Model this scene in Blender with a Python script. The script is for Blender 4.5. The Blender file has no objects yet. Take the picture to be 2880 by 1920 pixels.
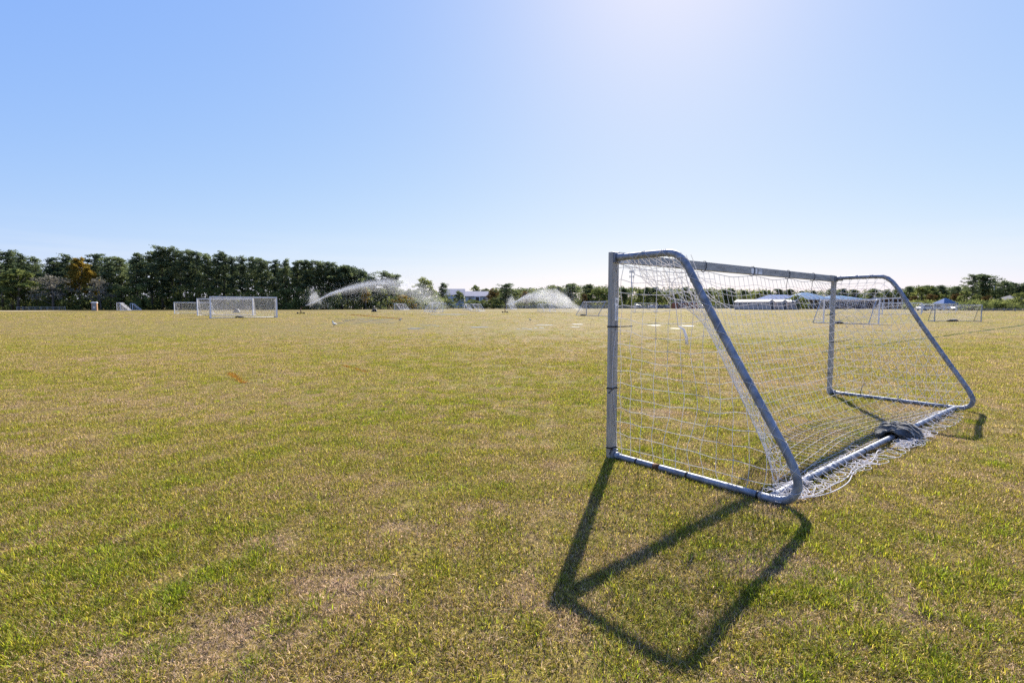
import bpy, math, random
import numpy as np
from mathutils import Vector, noise as mnoise

R = math.radians
rng = np.random.default_rng(7)
random.seed(7)
sc = bpy.context.scene
col = sc.collection

# ------------------------------------------------------------------ camera, sky, sun, exposure
CAM_H, PITCH, FPX = 1.46, math.atan(96.5 / 1455.0), 1455.0
cam = bpy.data.cameras.new('camera')
cam.sensor_width = 36.0
cam.lens = FPX / 2880.0 * 36.0
cam.clip_start, cam.clip_end = 0.05, 4000
cam_o = bpy.data.objects.new('camera', cam)
cam_o.location = (0, 0, CAM_H)
cam_o.rotation_euler = (math.pi / 2 - PITCH, 0, 0)
col.objects.link(cam_o)
sc.camera = cam_o

SUN_EL, SUN_AZ = R(36.9), R(16.6)
world = bpy.data.worlds.new('World')
sc.world = world
world.use_nodes = True
wn, wl = world.node_tree.nodes, world.node_tree.links
wn.clear()
w_out = wn.new('ShaderNodeOutputWorld')
w_bg = wn.new('ShaderNodeBackground')
w_sky = wn.new('ShaderNodeTexSky')
w_sky.sky_type = 'NISHITA'
w_sky.sun_disc = False
w_sky.sun_elevation = SUN_EL
w_sky.sun_rotation = SUN_AZ
w_sky.air_density = 1.0
w_sky.dust_density = 0.4
w_sky.ozone_density = 3.0
# the camera's tone curve, applied evenly over the whole sky: softer range, cooler balance
w_sep = wn.new('ShaderNodeSeparateColor'); w_com = wn.new('ShaderNodeCombineColor')
wl.new(w_sky.outputs[0], w_sep.inputs[0])
for ch, (gam, gain) in enumerate(((0.72, 0.86), (0.52, 1.27), (0.06, 3.92))):
    pw = wn.new('ShaderNodeMath'); pw.operation = 'POWER'; pw.inputs[1].default_value = gam
    mu = wn.new('ShaderNodeMath'); mu.operation = 'MULTIPLY'; mu.inputs[1].default_value = gain
    wl.new(w_sep.outputs[ch], pw.inputs[0]); wl.new(pw.outputs[0], mu.inputs[0]); wl.new(mu.outputs[0], w_com.inputs[ch])
# thin streaks of high cloud low over the whole horizon
w_tc = wn.new('ShaderNodeTexCoord'); w_xyz = wn.new('ShaderNodeSeparateXYZ'); wl.new(w_tc.outputs['Generated'], w_xyz.inputs[0])
w_map = wn.new('ShaderNodeMapping'); w_map.inputs['Scale'].default_value = (2.2, 2.2, 26.0); wl.new(w_tc.outputs['Generated'], w_map.inputs[0])
w_nz = wn.new('ShaderNodeTexNoise'); w_nz.inputs['Scale'].default_value = 1.6; w_nz.inputs['Detail'].default_value = 6; wl.new(w_map.outputs[0], w_nz.inputs['Vector'])
def w_ramp(sock, a, b):
    r = wn.new('ShaderNodeMapRange'); r.interpolation_type = 'SMOOTHSTEP'
    r.inputs['From Min'].default_value = a; r.inputs['From Max'].default_value = b
    wl.new(sock, r.inputs['Value']); return r.outputs[0]
def w_mul(a, b):
    m_ = wn.new('ShaderNodeMath'); m_.operation = 'MULTIPLY'
    for i, x in enumerate((a, b)):
        if isinstance(x, float): m_.inputs[i].default_value = x
        else: wl.new(x, m_.inputs[i])
    return m_.outputs[0]
cloud = w_mul(w_mul(w_ramp(w_nz.outputs[0], 0.38, 0.66), w_ramp(w_xyz.outputs['Z'], 0.15, 0.04)), 0.3)
w_mix = wn.new('ShaderNodeMix'); w_mix.data_type = 'RGBA'
wl.new(cloud, w_mix.inputs['Factor']); wl.new(w_com.outputs[0], w_mix.inputs['A']); w_mix.inputs['B'].default_value = (4.1, 4.25, 4.4, 1)
wl.new(w_mix.outputs['Result'], w_bg.inputs['Color'])
w_bg.inputs['Strength'].default_value = 0.10
wl.new(w_bg.outputs[0], w_out.inputs['Surface'])

sun = bpy.data.lights.new('sun', 'SUN')
sun.energy = 5.0
sun.angle = R(0.53)
sun.color = (1.0, 0.93, 0.82)
sun_o = bpy.data.objects.new('sun', sun)
sdir = Vector((math.sin(SUN_AZ) * math.cos(SUN_EL), math.cos(SUN_AZ) * math.cos(SUN_EL), math.sin(SUN_EL)))
sun_o.rotation_euler = sdir.to_track_quat('Z', 'Y').to_euler()
sun_o.location = sdir * 60
col.objects.link(sun_o)

vs = sc.view_settings
vs.view_transform = 'Standard'
vs.look = 'None'
vs.gamma = 1.0
vs.use_curve_mapping = False
vs.exposure = 1.15
sc.cycles.max_bounces = 8
sc.cycles.volume_bounces = 1
sc.cycles.transparent_max_bounces = 16
sc.cycles.use_denoising = False

# ------------------------------------------------------------------ helpers: places
def gz(y):
    """the field rises very gently away from the camera, then levels out"""
    y = np.asarray(y, float)
    z = 0.0048 * np.maximum(0.0, y - 15.0)
    z = np.where(y > 200, 0.888 + 0.25 * (1 - np.exp(-np.maximum(0, y - 200) / 60.0)), z)
    return z if z.ndim else float(z)

def at(px, y, up=0.0):
    """ground point at depth y in the direction of photo column px"""
    z = gz(y)
    depth = y * math.cos(PITCH) + (CAM_H - z) * math.sin(PITCH)
    return Vector(((px - 1440.0) / FPX * depth, y, z + up))

def zat(py, y):
    """height of photo row py at depth y"""
    v = (960.0 - py) / FPX
    dy = math.cos(PITCH) + v * math.sin(PITCH)
    dz = -math.sin(PITCH) + v * math.cos(PITCH)
    return CAM_H + y * dz / dy

# ------------------------------------------------------------------ helpers: objects
def tag(o, label=None, cat=None, group=None, kind=None):
    if label: o['label'] = label
    if cat: o['category'] = cat
    if group: o['group'] = group
    if kind: o['kind'] = kind
    return o

def empty(name, loc=(0, 0, 0), rz=0.0, parent=None):
    o = bpy.data.objects.new(name, None)
    o.empty_display_size = 0.3
    o.location = loc
    o.rotation_euler = (0, 0, rz)
    o.parent = parent
    col.objects.link(o)
    return o

def place(name, me, parent=None, loc=(0, 0, 0), rz=0.0):
    o = bpy.data.objects.new(name, me)
    o.location = loc
    o.rotation_euler = (0, 0, rz)
    o.parent = parent
    col.objects.link(o)
    return o

class MB:
    """collects shapes into one mesh"""
    def __init__(s):
        s.v, s.f, s.n, s.smooth = [], [], 0, []
    def add(s, verts, faces, smooth=False):
        s.v.extend([tuple(map(float, p)) for p in verts])
        s.f.extend([tuple(i + s.n for i in f) for f in faces])
        s.smooth.extend([smooth] * len(faces))
        s.n += len(verts)
        return s
    def box(s, c, d, ax=None):
        """c centre, d full sizes, ax = three axis vectors"""
        c = np.array(c, float)
        A = np.eye(3) if ax is None else np.array([np.array(a, float) for a in ax])
        h = np.array(d, float) / 2
        vs_ = [c + A[0] * h[0] * i + A[1] * h[1] * j + A[2] * h[2] * k for k in (-1, 1) for j in (-1, 1) for i in (-1, 1)]
        return s.add(vs_, [(0, 2, 3, 1), (4, 5, 7, 6), (0, 1, 5, 4), (2, 6, 7, 3), (0, 4, 6, 2), (1, 3, 7, 5)])
    def tube(s, pts, r, k=8, cap=True, smooth=True):
        P = np.array([tuple(p) for p in pts], float)
        n = len(P)
        rr = np.full(n, r, float) if np.isscalar(r) else np.array(r, float)
        T = np.gradient(P, axis=0)
        T /= np.maximum(np.linalg.norm(T, axis=1, keepdims=True), 1e-9)
        ref = np.array([0, 0, 1.0]) if abs(T[0, 2]) < 0.9 else np.array([1.0, 0, 0])
        a = np.cross(T[0], ref); a /= np.linalg.norm(a)
        V = []
        for i in range(n):
            a = a - T[i] * (a @ T[i]); a /= max(np.linalg.norm(a), 1e-9)
            b = np.cross(T[i], a)
            for j in range(k):
                t = 2 * math.pi * j / k
                V.append(P[i] + rr[i] * (math.cos(t) * a + math.sin(t) * b))
        F = []
        for i in range(n - 1):
            for j in range(k):
                j2 = (j + 1) % k
                F.append((i * k + j, i * k + j2, (i + 1) * k + j2, (i + 1) * k + j))
        if cap:
            F.append(tuple(range(k - 1, -1, -1)))
            F.append(tuple((n - 1) * k + j for j in range(k)))
        return s.add(V, F, smooth)
    def prism(s, poly, a, b):
        """polygon (3D points) swept from offset a to offset b"""
        n = len(poly)
        P = np.array([tuple(p) for p in poly], float)
        V = list(P + np.array(a, float)) + list(P + np.array(b, float))
        F = [tuple(range(n - 1, -1, -1)), tuple(range(n, 2 * n))]
        F += [(i, (i + 1) % n, n + (i + 1) % n, n + i) for i in range(n)]
        return s.add(V, F)
    def lathe(s, prof, c=(0, 0, 0), k=16, smooth=True):
        V, F = [], []
        for (r, z) in prof:
            for j in range(k):
                t = 2 * math.pi * j / k
                V.append((c[0] + r * math.cos(t), c[1] + r * math.sin(t), c[2] + z))
        m = len(prof)
        for i in range(m - 1):
            for j in range(k):
                j2 = (j + 1) % k
                F.append((i * k + j, i * k + j2, (i + 1) * k + j2, (i + 1) * k + j))
        F.append(tuple(range(k - 1, -1, -1)))
        F.append(tuple((m - 1) * k + j for j in range(k)))
        return s.add(V, F, smooth)
    def mesh(s, name, mat, off=(0, 0, 0)):
        me = bpy.data.meshes.new(name)
        V = np.array(s.v, float) - np.array(off, float)
        me.from_pydata(V.tolist(), [], s.f)
        me.polygons.foreach_set('use_smooth', s.smooth)
        if mat: me.materials.append(mat)
        me.update()
        return me
    def build(s, name, mat, parent=None, loc=(0, 0, 0), world=False):
        """world=True: the shapes are in world coordinates and parent is an unrotated Empty"""
        off = parent.location if (world and parent is not None and parent.parent is None) else (0, 0, 0)
        if world and parent is not None and parent.parent is not None:
            off = parent.parent.location
        return place(name, s.mesh(name, mat, off), parent, loc)

def copy_tree(o, parent=None):
    c = o.copy()
    col.objects.link(c)
    c.parent = parent
    for ch in list(o.children):
        copy_tree(ch, c)
    return c

# ------------------------------------------------------------------ materials
MATS = {}
def new_mat(name):
    m = bpy.data.materials.new(name)
    m.use_nodes = True
    m.node_tree.nodes.clear()
    MATS[name] = m
    return m, m.node_tree.nodes, m.node_tree.links

def pbr(name, rgb, rough=0.6, metal=0.0, var=0.12, scale=8.0, bump=0.0, bscale=40.0, stretch=(1, 1, 1), rgb2=None, spec=0.5):
    """Principled material whose colour wanders with object-space noise"""
    m, n, l = new_mat(name)
    out = n.new('ShaderNodeOutputMaterial')
    p = n.new('ShaderNodeBsdfPrincipled')
    tc = n.new('ShaderNodeTexCoord')
    mp = n.new('ShaderNodeMapping'); mp.inputs['Scale'].default_value = stretch
    nz = n.new('ShaderNodeTexNoise'); nz.inputs['Scale'].default_value = scale; nz.inputs['Detail'].default_value = 5
    cr = n.new('ShaderNodeValToRGB')
    c2 = rgb2 or tuple(c * (1 - 2.2 * var) for c in rgb)
    cr.color_ramp.elements[0].position = 0.34; cr.color_ramp.elements[0].color = (*c2, 1)
    cr.color_ramp.elements[1].position = 0.66; cr.color_ramp.elements[1].color = (*[min(1, c * (1 + var)) for c in rgb], 1)
    l.new(tc.outputs['Object'], mp.inputs[0]); l.new(mp.outputs[0], nz.inputs['Vector'])
    l.new(nz.outputs[0], cr.inputs[0]); l.new(cr.outputs[0], p.inputs['Base Color'])
    p.inputs['Roughness'].default_value = rough
    p.inputs['Metallic'].default_value = metal
    p.inputs['Specular IOR Level'].default_value = spec
    if bump > 0:
        b = n.new('ShaderNodeBump'); b.inputs['Strength'].default_value = bump; b.inputs['Distance'].default_value = 0.01
        nb = n.new('ShaderNodeTexNoise'); nb.inputs['Scale'].default_value = bscale
        l.new(mp.outputs[0], nb.inputs['Vector']); l.new(nb.outputs[0], b.inputs['Height']); l.new(b.outputs[0], p.inputs['Normal'])
    l.new(p.outputs[0], out.inputs[0])
    return m

def leafy(name, rgb_a, rgb_b, trans=0.45, hue_var=0.0):
    """foliage: diffuse + translucent, tone per leaf cluster and per plant"""
    m, n, l = new_mat(name)
    out = n.new('ShaderNodeOutputMaterial')
    at_ = n.new('ShaderNodeAttribute'); at_.attribute_name = 'tone'
    oi = n.new('ShaderNodeObjectInfo')
    add = n.new('ShaderNodeMath'); add.operation = 'MULTIPLY_ADD'
    l.new(oi.outputs['Random'], add.inputs[0]); add.inputs[1].default_value = 0.5
    l.new(at_.outputs['Fac'], add.inputs[2])
    mx = n.new('ShaderNodeMix'); mx.data_type = 'RGBA'
    mx.inputs['A'].default_value = (*rgb_a, 1); mx.inputs['B'].default_value = (*rgb_b, 1)
    sub = n.new('ShaderNodeMath'); sub.operation = 'SUBTRACT'; sub.use_clamp = True
    l.new(add.outputs[0], sub.inputs[0]); sub.inputs[1].default_value = 0.25
    l.new(sub.outputs[0], mx.inputs['Factor'])
    d = n.new('ShaderNodeBsdfDiffuse'); t = n.new('ShaderNodeBsdfTranslucent')
    ms = n.new('ShaderNodeMixShader'); ms.inputs[0].default_value = trans
    l.new(mx.outputs['Result'], d.inputs[0]); l.new(mx.outputs['Result'], t.inputs[0])
    l.new(d.outputs[0], ms.inputs[1]); l.new(t.outputs[0], ms.inputs[2]); l.new(ms.outputs[0], out.inputs[0])
    return m

def field_masks(n, l):
    """patchiness of the turf by place in the field: (green, straw, fine)"""
    g = n.new('ShaderNodeNewGeometry')
    def nz(scale, detail, off):
        mp = n.new('ShaderNodeMapping'); mp.inputs['Location'].default_value = (off, off * 1.7, 0); mp.inputs['Scale'].default_value = (1, 1, 0)
        t = n.new('ShaderNodeTexNoise'); t.inputs['Scale'].default_value = scale; t.inputs['Detail'].default_value = detail
        t.inputs['Roughness'].default_value = 0.62
        l.new(g.outputs['Position'], mp.inputs[0]); l.new(mp.outputs[0], t.inputs['Vector'])
        return t.outputs[0]
    def ramp(x, a, b):
        r = n.new('ShaderNodeMapRange'); r.inputs['From Min'].default_value = a; r.inputs['From Max'].default_value = b
        r.interpolation_type = 'SMOOTHSTEP'
        l.new(x, r.inputs['Value']); return r.outputs[0]
    def op(o, a, b):
        m_ = n.new('ShaderNodeMath'); m_.operation = o
        for i, x in enumerate((a, b)):
            if isinstance(x, (int, float)): m_.inputs[i].default_value = x
            else: l.new(x, m_.inputs[i])
        return m_.outputs[0]
    big, mid, fin = nz(0.085, 4, 3.1), nz(0.8, 5, 11.3), nz(6.0, 4, 21.0)
    s = op('ADD', op('ADD', op('MULTIPLY', big, 0.42), op('MULTIPLY', mid, 0.33)), op('MULTIPLY', nz(2.6, 4, 31.0), 0.25))
    green = ramp(s, 0.42, 0.58)
    straw = ramp(nz(0.55, 4, 41.0), 0.56, 0.68)
    return green, straw, ramp(fin, 0.3, 0.7), op, ramp, nz

def mixc(n, l, f, a, b):
    mx = n.new('ShaderNodeMix'); mx.data_type = 'RGBA'
    for k, x in (('Factor', f), ('A', a), ('B', b)):
        if isinstance(x, tuple): mx.inputs[k].default_value = (*x, 1)
        elif isinstance(x, float): mx.inputs[k].default_value = x
        else: l.new(x, mx.inputs[k])
    return mx.outputs['Result']

def turf_material():
    m, n, l = new_mat('turf')
    out = n.new('ShaderNodeOutputMaterial')
    p = n.new('ShaderNodeBsdfPrincipled')
    green, straw, fin, op, ramp, nz = field_masks(n, l)
    c = mixc(n, l, green, (0.20, 0.138, 0.032), (0.168, 0.145, 0.020))
    c = mixc(n, l, op('MULTIPLY', straw, 0.4), c, (0.27, 0.19, 0.11))
    c = mixc(n, l, op('MULTIPLY', fin, 0.4), c, (0.235, 0.175, 0.050))
    speck = ramp(nz(26.0, 3, 5.0), 0.40, 0.54)
    c = mixc(n, l, speck, (0.05, 0.035, 0.014), c)
    l.new(c, p.inputs['Base Color'])
    p.inputs['Roughness'].default_value = 0.9
    p.inputs['Specular IOR Level'].default_value = 0.15
    b = n.new('ShaderNodeBump'); b.inputs['Strength'].default_value = 0.6; b.inputs['Distance'].default_value = 0.03
    l.new(nz(14.0, 6, 2.0), b.inputs['Height']); l.new(b.outputs[0], p.inputs['Normal'])
    l.new(p.outputs[0], out.inputs[0])
    return m

def blade_material():
    m, n, l = new_mat('grass_blade')
    out = n.new('ShaderNodeOutputMaterial')
    green, straw, fin, op, ramp, nz = field_masks(n, l)
    a = n.new('ShaderNodeAttribute'); a.attribute_name = 'tone'
    a2 = n.new('ShaderNodeAttribute'); a2.attribute_name = 'shade'
    w = n.new('ShaderNodeAttribute'); w.attribute_name = 'weed'; w.attribute_type = 'INSTANCER'
    f = op('ADD', op('MULTIPLY', green, 0.30), op('MULTIPLY', w.outputs['Fac'], 0.85))
    f = op('ADD', op('SUBTRACT', f, op('MULTIPLY', straw, 0.16)), op('MULTIPLY', op('SUBTRACT', a.outputs['Fac'], 0.22), 0.85))
    cl = n.new('ShaderNodeClamp'); l.new(f, cl.inputs[0])
    r = n.new('ShaderNodeValToRGB')
    e = r.color_ramp.elements
    e[0].position = 0.0; e[0].color = (0.58, 0.42, 0.27, 1)
    e[1].position = 1.0; e[1].color = (0.25, 0.31, 0.02, 1)
    x = e.new(0.3); x.color = (0.44, 0.32, 0.085, 1)
    x = e.new(0.6); x.color = (0.41, 0.37, 0.03, 1)
    l.new(cl.outputs[0], r.inputs[0])
    hs = n.new('ShaderNodeHueSaturation')
    l.new(r.outputs[0], hs.inputs['Color'])
    l.new(op('ADD', op('MULTIPLY', op('POWER', a2.outputs['Fac'], 1.9), 1.75), 0.30), hs.inputs['Value'])
    d = n.new('ShaderNodeBsdfDiffuse'); t = n.new('ShaderNodeBsdfTranslucent')
    ms = n.new('ShaderNodeMixShader'); ms.inputs[0].default_value = 0.5
    l.new(hs.outputs[0], d.inputs[0]); l.new(hs.outputs[0], t.inputs[0])
    l.new(d.outputs[0], ms.inputs[1]); l.new(t.outputs[0], ms.inputs[2])
    gl = n.new('ShaderNodeBsdfGlossy'); gl.inputs['Roughness'].default_value = 0.45; gl.inputs[0].default_value = (0.9, 0.9, 0.8, 1)
    m2 = n.new('ShaderNodeMixShader'); m2.inputs[0].default_value = 0.012
    l.new(ms.outputs[0], m2.inputs[1]); l.new(gl.outputs[0], m2.inputs[2])
    l.new(m2.outputs[0], out.inputs[0])
    return m

TURF = turf_material()
BLADE = blade_material()

def thin_mat(name, rgb, trans=0.4, rough=0.7):
    m, n, l = new_mat(name)
    out = n.new('ShaderNodeOutputMaterial')
    d = n.new('ShaderNodeBsdfDiffuse'); t = n.new('ShaderNodeBsdfTranslucent'); ms = n.new('ShaderNodeMixShader')
    tc = n.new('ShaderNodeTexCoord'); nz = n.new('ShaderNodeTexNoise'); nz.inputs['Scale'].default_value = 9
    mx = mixc(n, l, nz.outputs[0], tuple(c * 0.85 for c in rgb), rgb)
    l.new(tc.outputs['Object'], nz.inputs['Vector'])
    ms.inputs[0].default_value = trans
    l.new(mx, d.inputs[0]); l.new(mx, t.inputs[0])
    l.new(d.outputs[0], ms.inputs[1]); l.new(t.outputs[0], ms.inputs[2]); l.new(ms.outputs[0], out.inputs[0])
    return m

NET = thin_mat('net_twine', (0.86, 0.84, 0.84), 0.35)
NET_FAR = thin_mat('net_twine_far', (0.85, 0.85, 0.88), 0.4)
STEEL = pbr('galvanised_tube', (0.27, 0.29, 0.33), 0.58, 0.4, 0.18, 14, 0.12, 90)
ALU = pbr('weathered_aluminium', (0.40, 0.385, 0.36), 0.55, 0.35, 0.14, 5, 0.1, 60, (6, 6, 0.6))
ALU_BAR = pbr('weathered_aluminium_bar', (0.38, 0.375, 0.36), 0.55, 0.35, 0.14, 5, 0.1, 60, (1.2, 1.2, 6))
ALU_LIGHT = pbr('bright_aluminium', (0.66, 0.64, 0.60), 0.5, 0.3, 0.06, 7)
BLACK = pbr('black_plastic', (0.012, 0.012, 0.013), 0.5, 0, 0.2, 20)
STICKER = pbr('white_sticker', (0.88, 0.88, 0.88), 0.5, 0, 0.05, 20)
INK = pbr('sticker_ink', (0.05, 0.05, 0.06), 0.6, 0, 0.1, 20)
RUST = pbr('rust', (0.16, 0.07, 0.035), 0.85, 0, 0.3, 25)
WHITE_STEEL = pbr('white_painted_steel', (0.78, 0.78, 0.80), 0.5, 0, 0.05, 3)
GREY_STEEL = pbr('grey_painted_steel', (0.42, 0.44, 0.47), 0.5, 0.3, 0.08, 3)
BARK = pbr('pine_bark', (0.11, 0.085, 0.065), 0.9, 0, 0.25, 3, 0, 40, (2, 2, 0.4))

# ------------------------------------------------------------------ ground
def ground():
    ys = np.concatenate([np.linspace(-40, 14, 10), np.linspace(15, 60, 16), np.linspace(65, 200, 28), np.linspace(205, 420, 24), [600, 900]])
    xs = np.concatenate([[-900], np.linspace(-400, 400, 33), [900]])
    V = [(x, y, gz(y)) for y in ys for x in xs]
    nx = len(xs)
    F = [(j * nx + i, j * nx + i + 1, (j + 1) * nx + i + 1, (j + 1) * nx + i) for j in range(len(ys) - 1) for i in range(nx - 1)]
    mb = MB(); mb.add(V, F, True)
    o = mb.build('ground', TURF)
    tag(o, 'wide sports field of patchy tan and yellow-green turf', None, None, 'structure')
ground()

# sandy path by the far left fence
SAND = pbr('pale_sand', (0.42, 0.33, 0.19), 0.95, 0, 0.12, 0.6)
mb = MB()
pl = [at(px, y) for px, y in ((-260, 118), (0, 116), (120, 124), (205, 136))]
pr = [at(px, y) for px, y in ((-260, 134), (0, 130), (115, 133), (200, 139))]
mb.add([p + Vector((0, 0, 0.006)) for p in pl + pr], [(i, i + 1, 5 + i, 4 + i) for i in range(3)])
tag(mb.build('path', SAND), 'pale sandy path along the far left rail fence', None, None, 'structure')

# ------------------------------------------------------------------ main goal
GN = np.array([0.966, 4.953, 0.0]); GF = np.array([5.37, 8.68, 0.0])
RN = np.array([1.937, 3.800, 0.03]); RF = np.array([6.331, 7.303, 0.03])
EZ = np.array([0, 0, 1.0])
GU = (GF - GN) / np.linalg.norm(GF - GN)
GB = np.array([GU[1], -GU[0], 0.0])
BN = (RN - GN) * [1, 1, 0]; BN /= np.linalg.norm(BN)
BF = (RF - GF) * [1, 1, 0]; BF /= np.linalg.norm(BF)
PROF_N = [(0.03, 1.925), (0.30, 1.928), (0.52, 1.928), (0.63, 1.921), (0.705, 1.885), (0.755, 1.835), (0.80, 1.765), (0.918, 1.557), (1.125, 1.205),
          (1.334, 0.863), (1.502, 0.588), (1.61, 0.410), (1.668, 0.30), (1.695, 0.22), (1.698, 0.155), (1.672, 0.09), (1.62, 0.047), (1.55, 0.031), (1.45, 0.03)]
PROF_F = [(0.03, 1.938), (0.30, 1.940), (0.60, 1.938), (0.72, 1.926), (0.81, 1.87), (0.87, 1.80), (0.955, 1.672), (1.10, 1.42), (1.242, 1.18),
          (1.555, 0.69), (1.766, 0.365), (1.835, 0.24), (1.862, 0.16), (1.835, 0.085), (1.77, 0.043), (1.70, 0.031), (1.60, 0.03)]

def smooth_path(pts, m=4):
    P = np.array(pts, float); out = []
    n = len(P)
    for i in range(n - 1):
        p0, p1, p2, p3 = P[max(i - 1, 0)], P[i], P[i + 1], P[min(i + 2, n - 1)]
        for k in range(m):
            t = k / m
            out.append(0.5 * ((2 * p1) + (-p0 + p2) * t + (2 * p0 - 5 * p1 + 4 * p2 - p3) * t * t + (-p0 + 3 * p1 - 3 * p2 + p3) * t ** 3))
    out.append(P[-1])
    return np.array(out)

def side_pts(base, bdir, prof, m=4):
    q = smooth_path(prof, m)
    return base + q[:, :1] * bdir + q[:, 1:2] * EZ

def frame_axes(u):
    return (u, np.array([u[1], -u[0], 0.0]), EZ)

goal = empty('soccer_goal', (GN[0], GN[1], 0))
tag(goal, 'large galvanised soccer goal with slack white net, nearest to the camera', 'soccer goal')
AX = (GU, GB, EZ)
POST_W, POST_D, POST_H = 0.10, 0.052, 1.98
posts = []
for base in (GN, GF):
    mb = MB(); mb.box(base + EZ * POST_H / 2, (POST_W, POST_D, POST_H), AX)
    o = mb.build('post', ALU, goal, world=True)
    bv = o.modifiers.new('bevel', 'BEVEL'); bv.width = 0.006; bv.segments = 2
    posts.append(o)
mb = MB(); mb.box((GN + GF) / 2 + EZ * (POST_H - 0.051), (np.linalg.norm(GF - GN) - POST_W - 0.002, POST_D - 0.003, 0.098), AX)
crossbar = mb.build('crossbar', ALU_BAR, goal, world=True)
bv = crossbar.modifiers.new('bevel', 'BEVEL'); bv.width = 0.006; bv.segments = 2
for base, s in ((GN, 1), (GF, -1)):
    mb = MB(); mb.box(base + s * GU * (POST_W / 2 + 0.085) + EZ * (POST_H - 0.051), (0.165, POST_D + 0.004, 0.104), AX)
    o = mb.build('corner_joint', ALU_LIGHT if s > 0 else ALU, goal, world=True)
    mb = MB(); mb.box(base + GB * (POST_D / 2 + 0.012) + EZ * 1.925, (0.084, 0.022, 0.09), AX)
    mb.tube([base + GB * (POST_D / 2 + 0.01) + EZ * 1.927, base + GB * (POST_D / 2 + 0.10) + EZ * 1.927], 0.0345, 14)
    mb.build('bracket', STEEL, goal, world=True)
    mb = MB(); mb.box(base + GB * (POST_D / 2 + 0.012) + EZ * 0.045, (0.084, 0.022, 0.085), AX)
    mb.tube([base + GB * (POST_D / 2 + 0.01) + EZ * 0.036, base + GB * (POST_D / 2 + 0.07) + EZ * 0.036], 0.0335, 14)
    mb.build('bracket', STEEL, goal, world=True)
SIDE_N = side_pts(GN, BN, PROF_N, 5)
SIDE_F = side_pts(GF, BF, PROF_F, 5)
for P in (SIDE_N, SIDE_F):
    MB().tube(P, 0.0305, 18).build('bent_side_tube', STEEL, goal, world=True)
for base, bd, L in ((GN, BN, 1.47), (GF, BF, 1.62)):
    MB().tube([base + bd * t + EZ * 0.032 for t in np.linspace(0.03, L, 12)], 0.0275, 16).build('ground_bar', STEEL, goal, world=True)
REAR = [RN + (RF - RN) * t + EZ * 0.006 + np.array([0, 0, 0.012 * math.sin(t * 3.1)]) for t in np.linspace(0.0, 1.0, 24)]
MB().tube(REAR, 0.0265, 16).build('rear_bar', STEEL, goal, world=True)
WU = (RF - RN) / np.linalg.norm(RF - RN); WB = np.array([WU[1], -WU[0], 0])
RL = np.linalg.norm(RF - RN)
# pipe joints on the rear bar
for s in (0.09, 1.18, 2.15, 4.55):
    p = RN + WU * s + EZ * (0.006 + 0.012 * math.sin(s / RL * 3.1))
    MB().tube([p - WU * 0.03, p + WU * 0.03], 0.0285, 14).build('pipe_sleeve', STEEL, goal, world=True)
# rust stain on the near ground bar
p = GN + BN * 0.52 + EZ * 0.0325
MB().tube([p - BN * 0.035, p + BN * 0.03], [0.0281, 0.0281], 14).build('rust_patch', RUST, goal, world=True)
# holes down the posts
for base, zs in ((GN, np.arange(0.32, 1.85, 0.185)), (GF, np.arange(0.4, 1.8, 0.35))):
    for z in zs:
        p = base + GB * (POST_D / 2) + GU * 0.008 + EZ * z
        MB().tube([p - GB * 0.002, p + GB * 0.0015], 0.006, 8).build('bolt_hole', BLACK, goal, world=True)
for s in np.arange(0.5, 5.5, 0.37):
    p = GN + GU * s + GB * (POST_D / 2 - 0.0015) + EZ * 1.935
    MB().tube([p - GB * 0.002, p + GB * 0.0012], 0.006, 8).build('bolt_hole', BLACK, goal, world=True)

# black straps / cable ties
def strap_post(base, z, tail, tdir, droop=0.0):
    mb = MB(); mb.box(base + EZ * z, (POST_W + 0.006, POST_D + 0.006, 0.014), AX)
    d = np.array(tdir, float); d /= np.linalg.norm(d)
    q = base + GB * (POST_D / 2 + 0.004) + EZ * z
    pts = [q + d * t * tail + EZ * (droop * t * t) for t in np.linspace(0, 1, 7)]
    mb.tube(pts, 0.0065, 6)
    mb.build('cable_tie', BLACK, goal, world=True)
strap_post(GN, 1.275, 0.17, GU * 0.85 + GB * 0.5, 0.004)
strap_post(GN, 0.685, 0.25, -GU * 0.9 + GB * 0.45, -0.01)
strap_post(GN, 0.105, 0.13, -GU * 0.8 + GB * 0.3, -0.03)
strap_post(GF, 1.34, 0.30, -GU * 0.9 - GB * 0.1, -0.01)
strap_post(GF, 0.88, 0.30, GU * 0.5 + GB * 0.4, 0.05)
strap_post(GF, 0.35, 0.25, -GU * 0.9 - GB * 0.1, 0.02)
TIES = [0.0, 1.63, 2.83, 3.93, 4.86, float(np.linalg.norm(GF - GN))]
for s in TIES[1:-1]:
    mb = MB(); p = GN + GU * s + EZ * (POST_H - 0.055)
    ring = [p + GB * 0.034 * math.cos(a) + EZ * 0.064 * math.sin(a) + GU * 0.012 * math.sin(a) for a in np.linspace(0, 2 * math.pi, 17)]
    mb.tube(ring, 0.0045, 6, cap=False)
    if s > 3:
        e0 = p - EZ * 0.06
        mb.tube([e0, e0 - EZ * 0.09 - GU * 0.02, e0 - EZ * 0.19 - GU * 0.035], 0.004, 5)
    mb.build('cable_tie', BLACK, goal, world=True)
def ring_tie(p, ax, r=0.031):
    a = np.array(ax, float); a /= np.linalg.norm(a)
    MB().tube([p - a * 0.008, p + a * 0.008], r, 14).build('cable_tie', BLACK, goal, world=True)
for t in (0.30, 0.82, 1.42): ring_tie(GN + BN * t + EZ * 0.032, BN)
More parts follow.
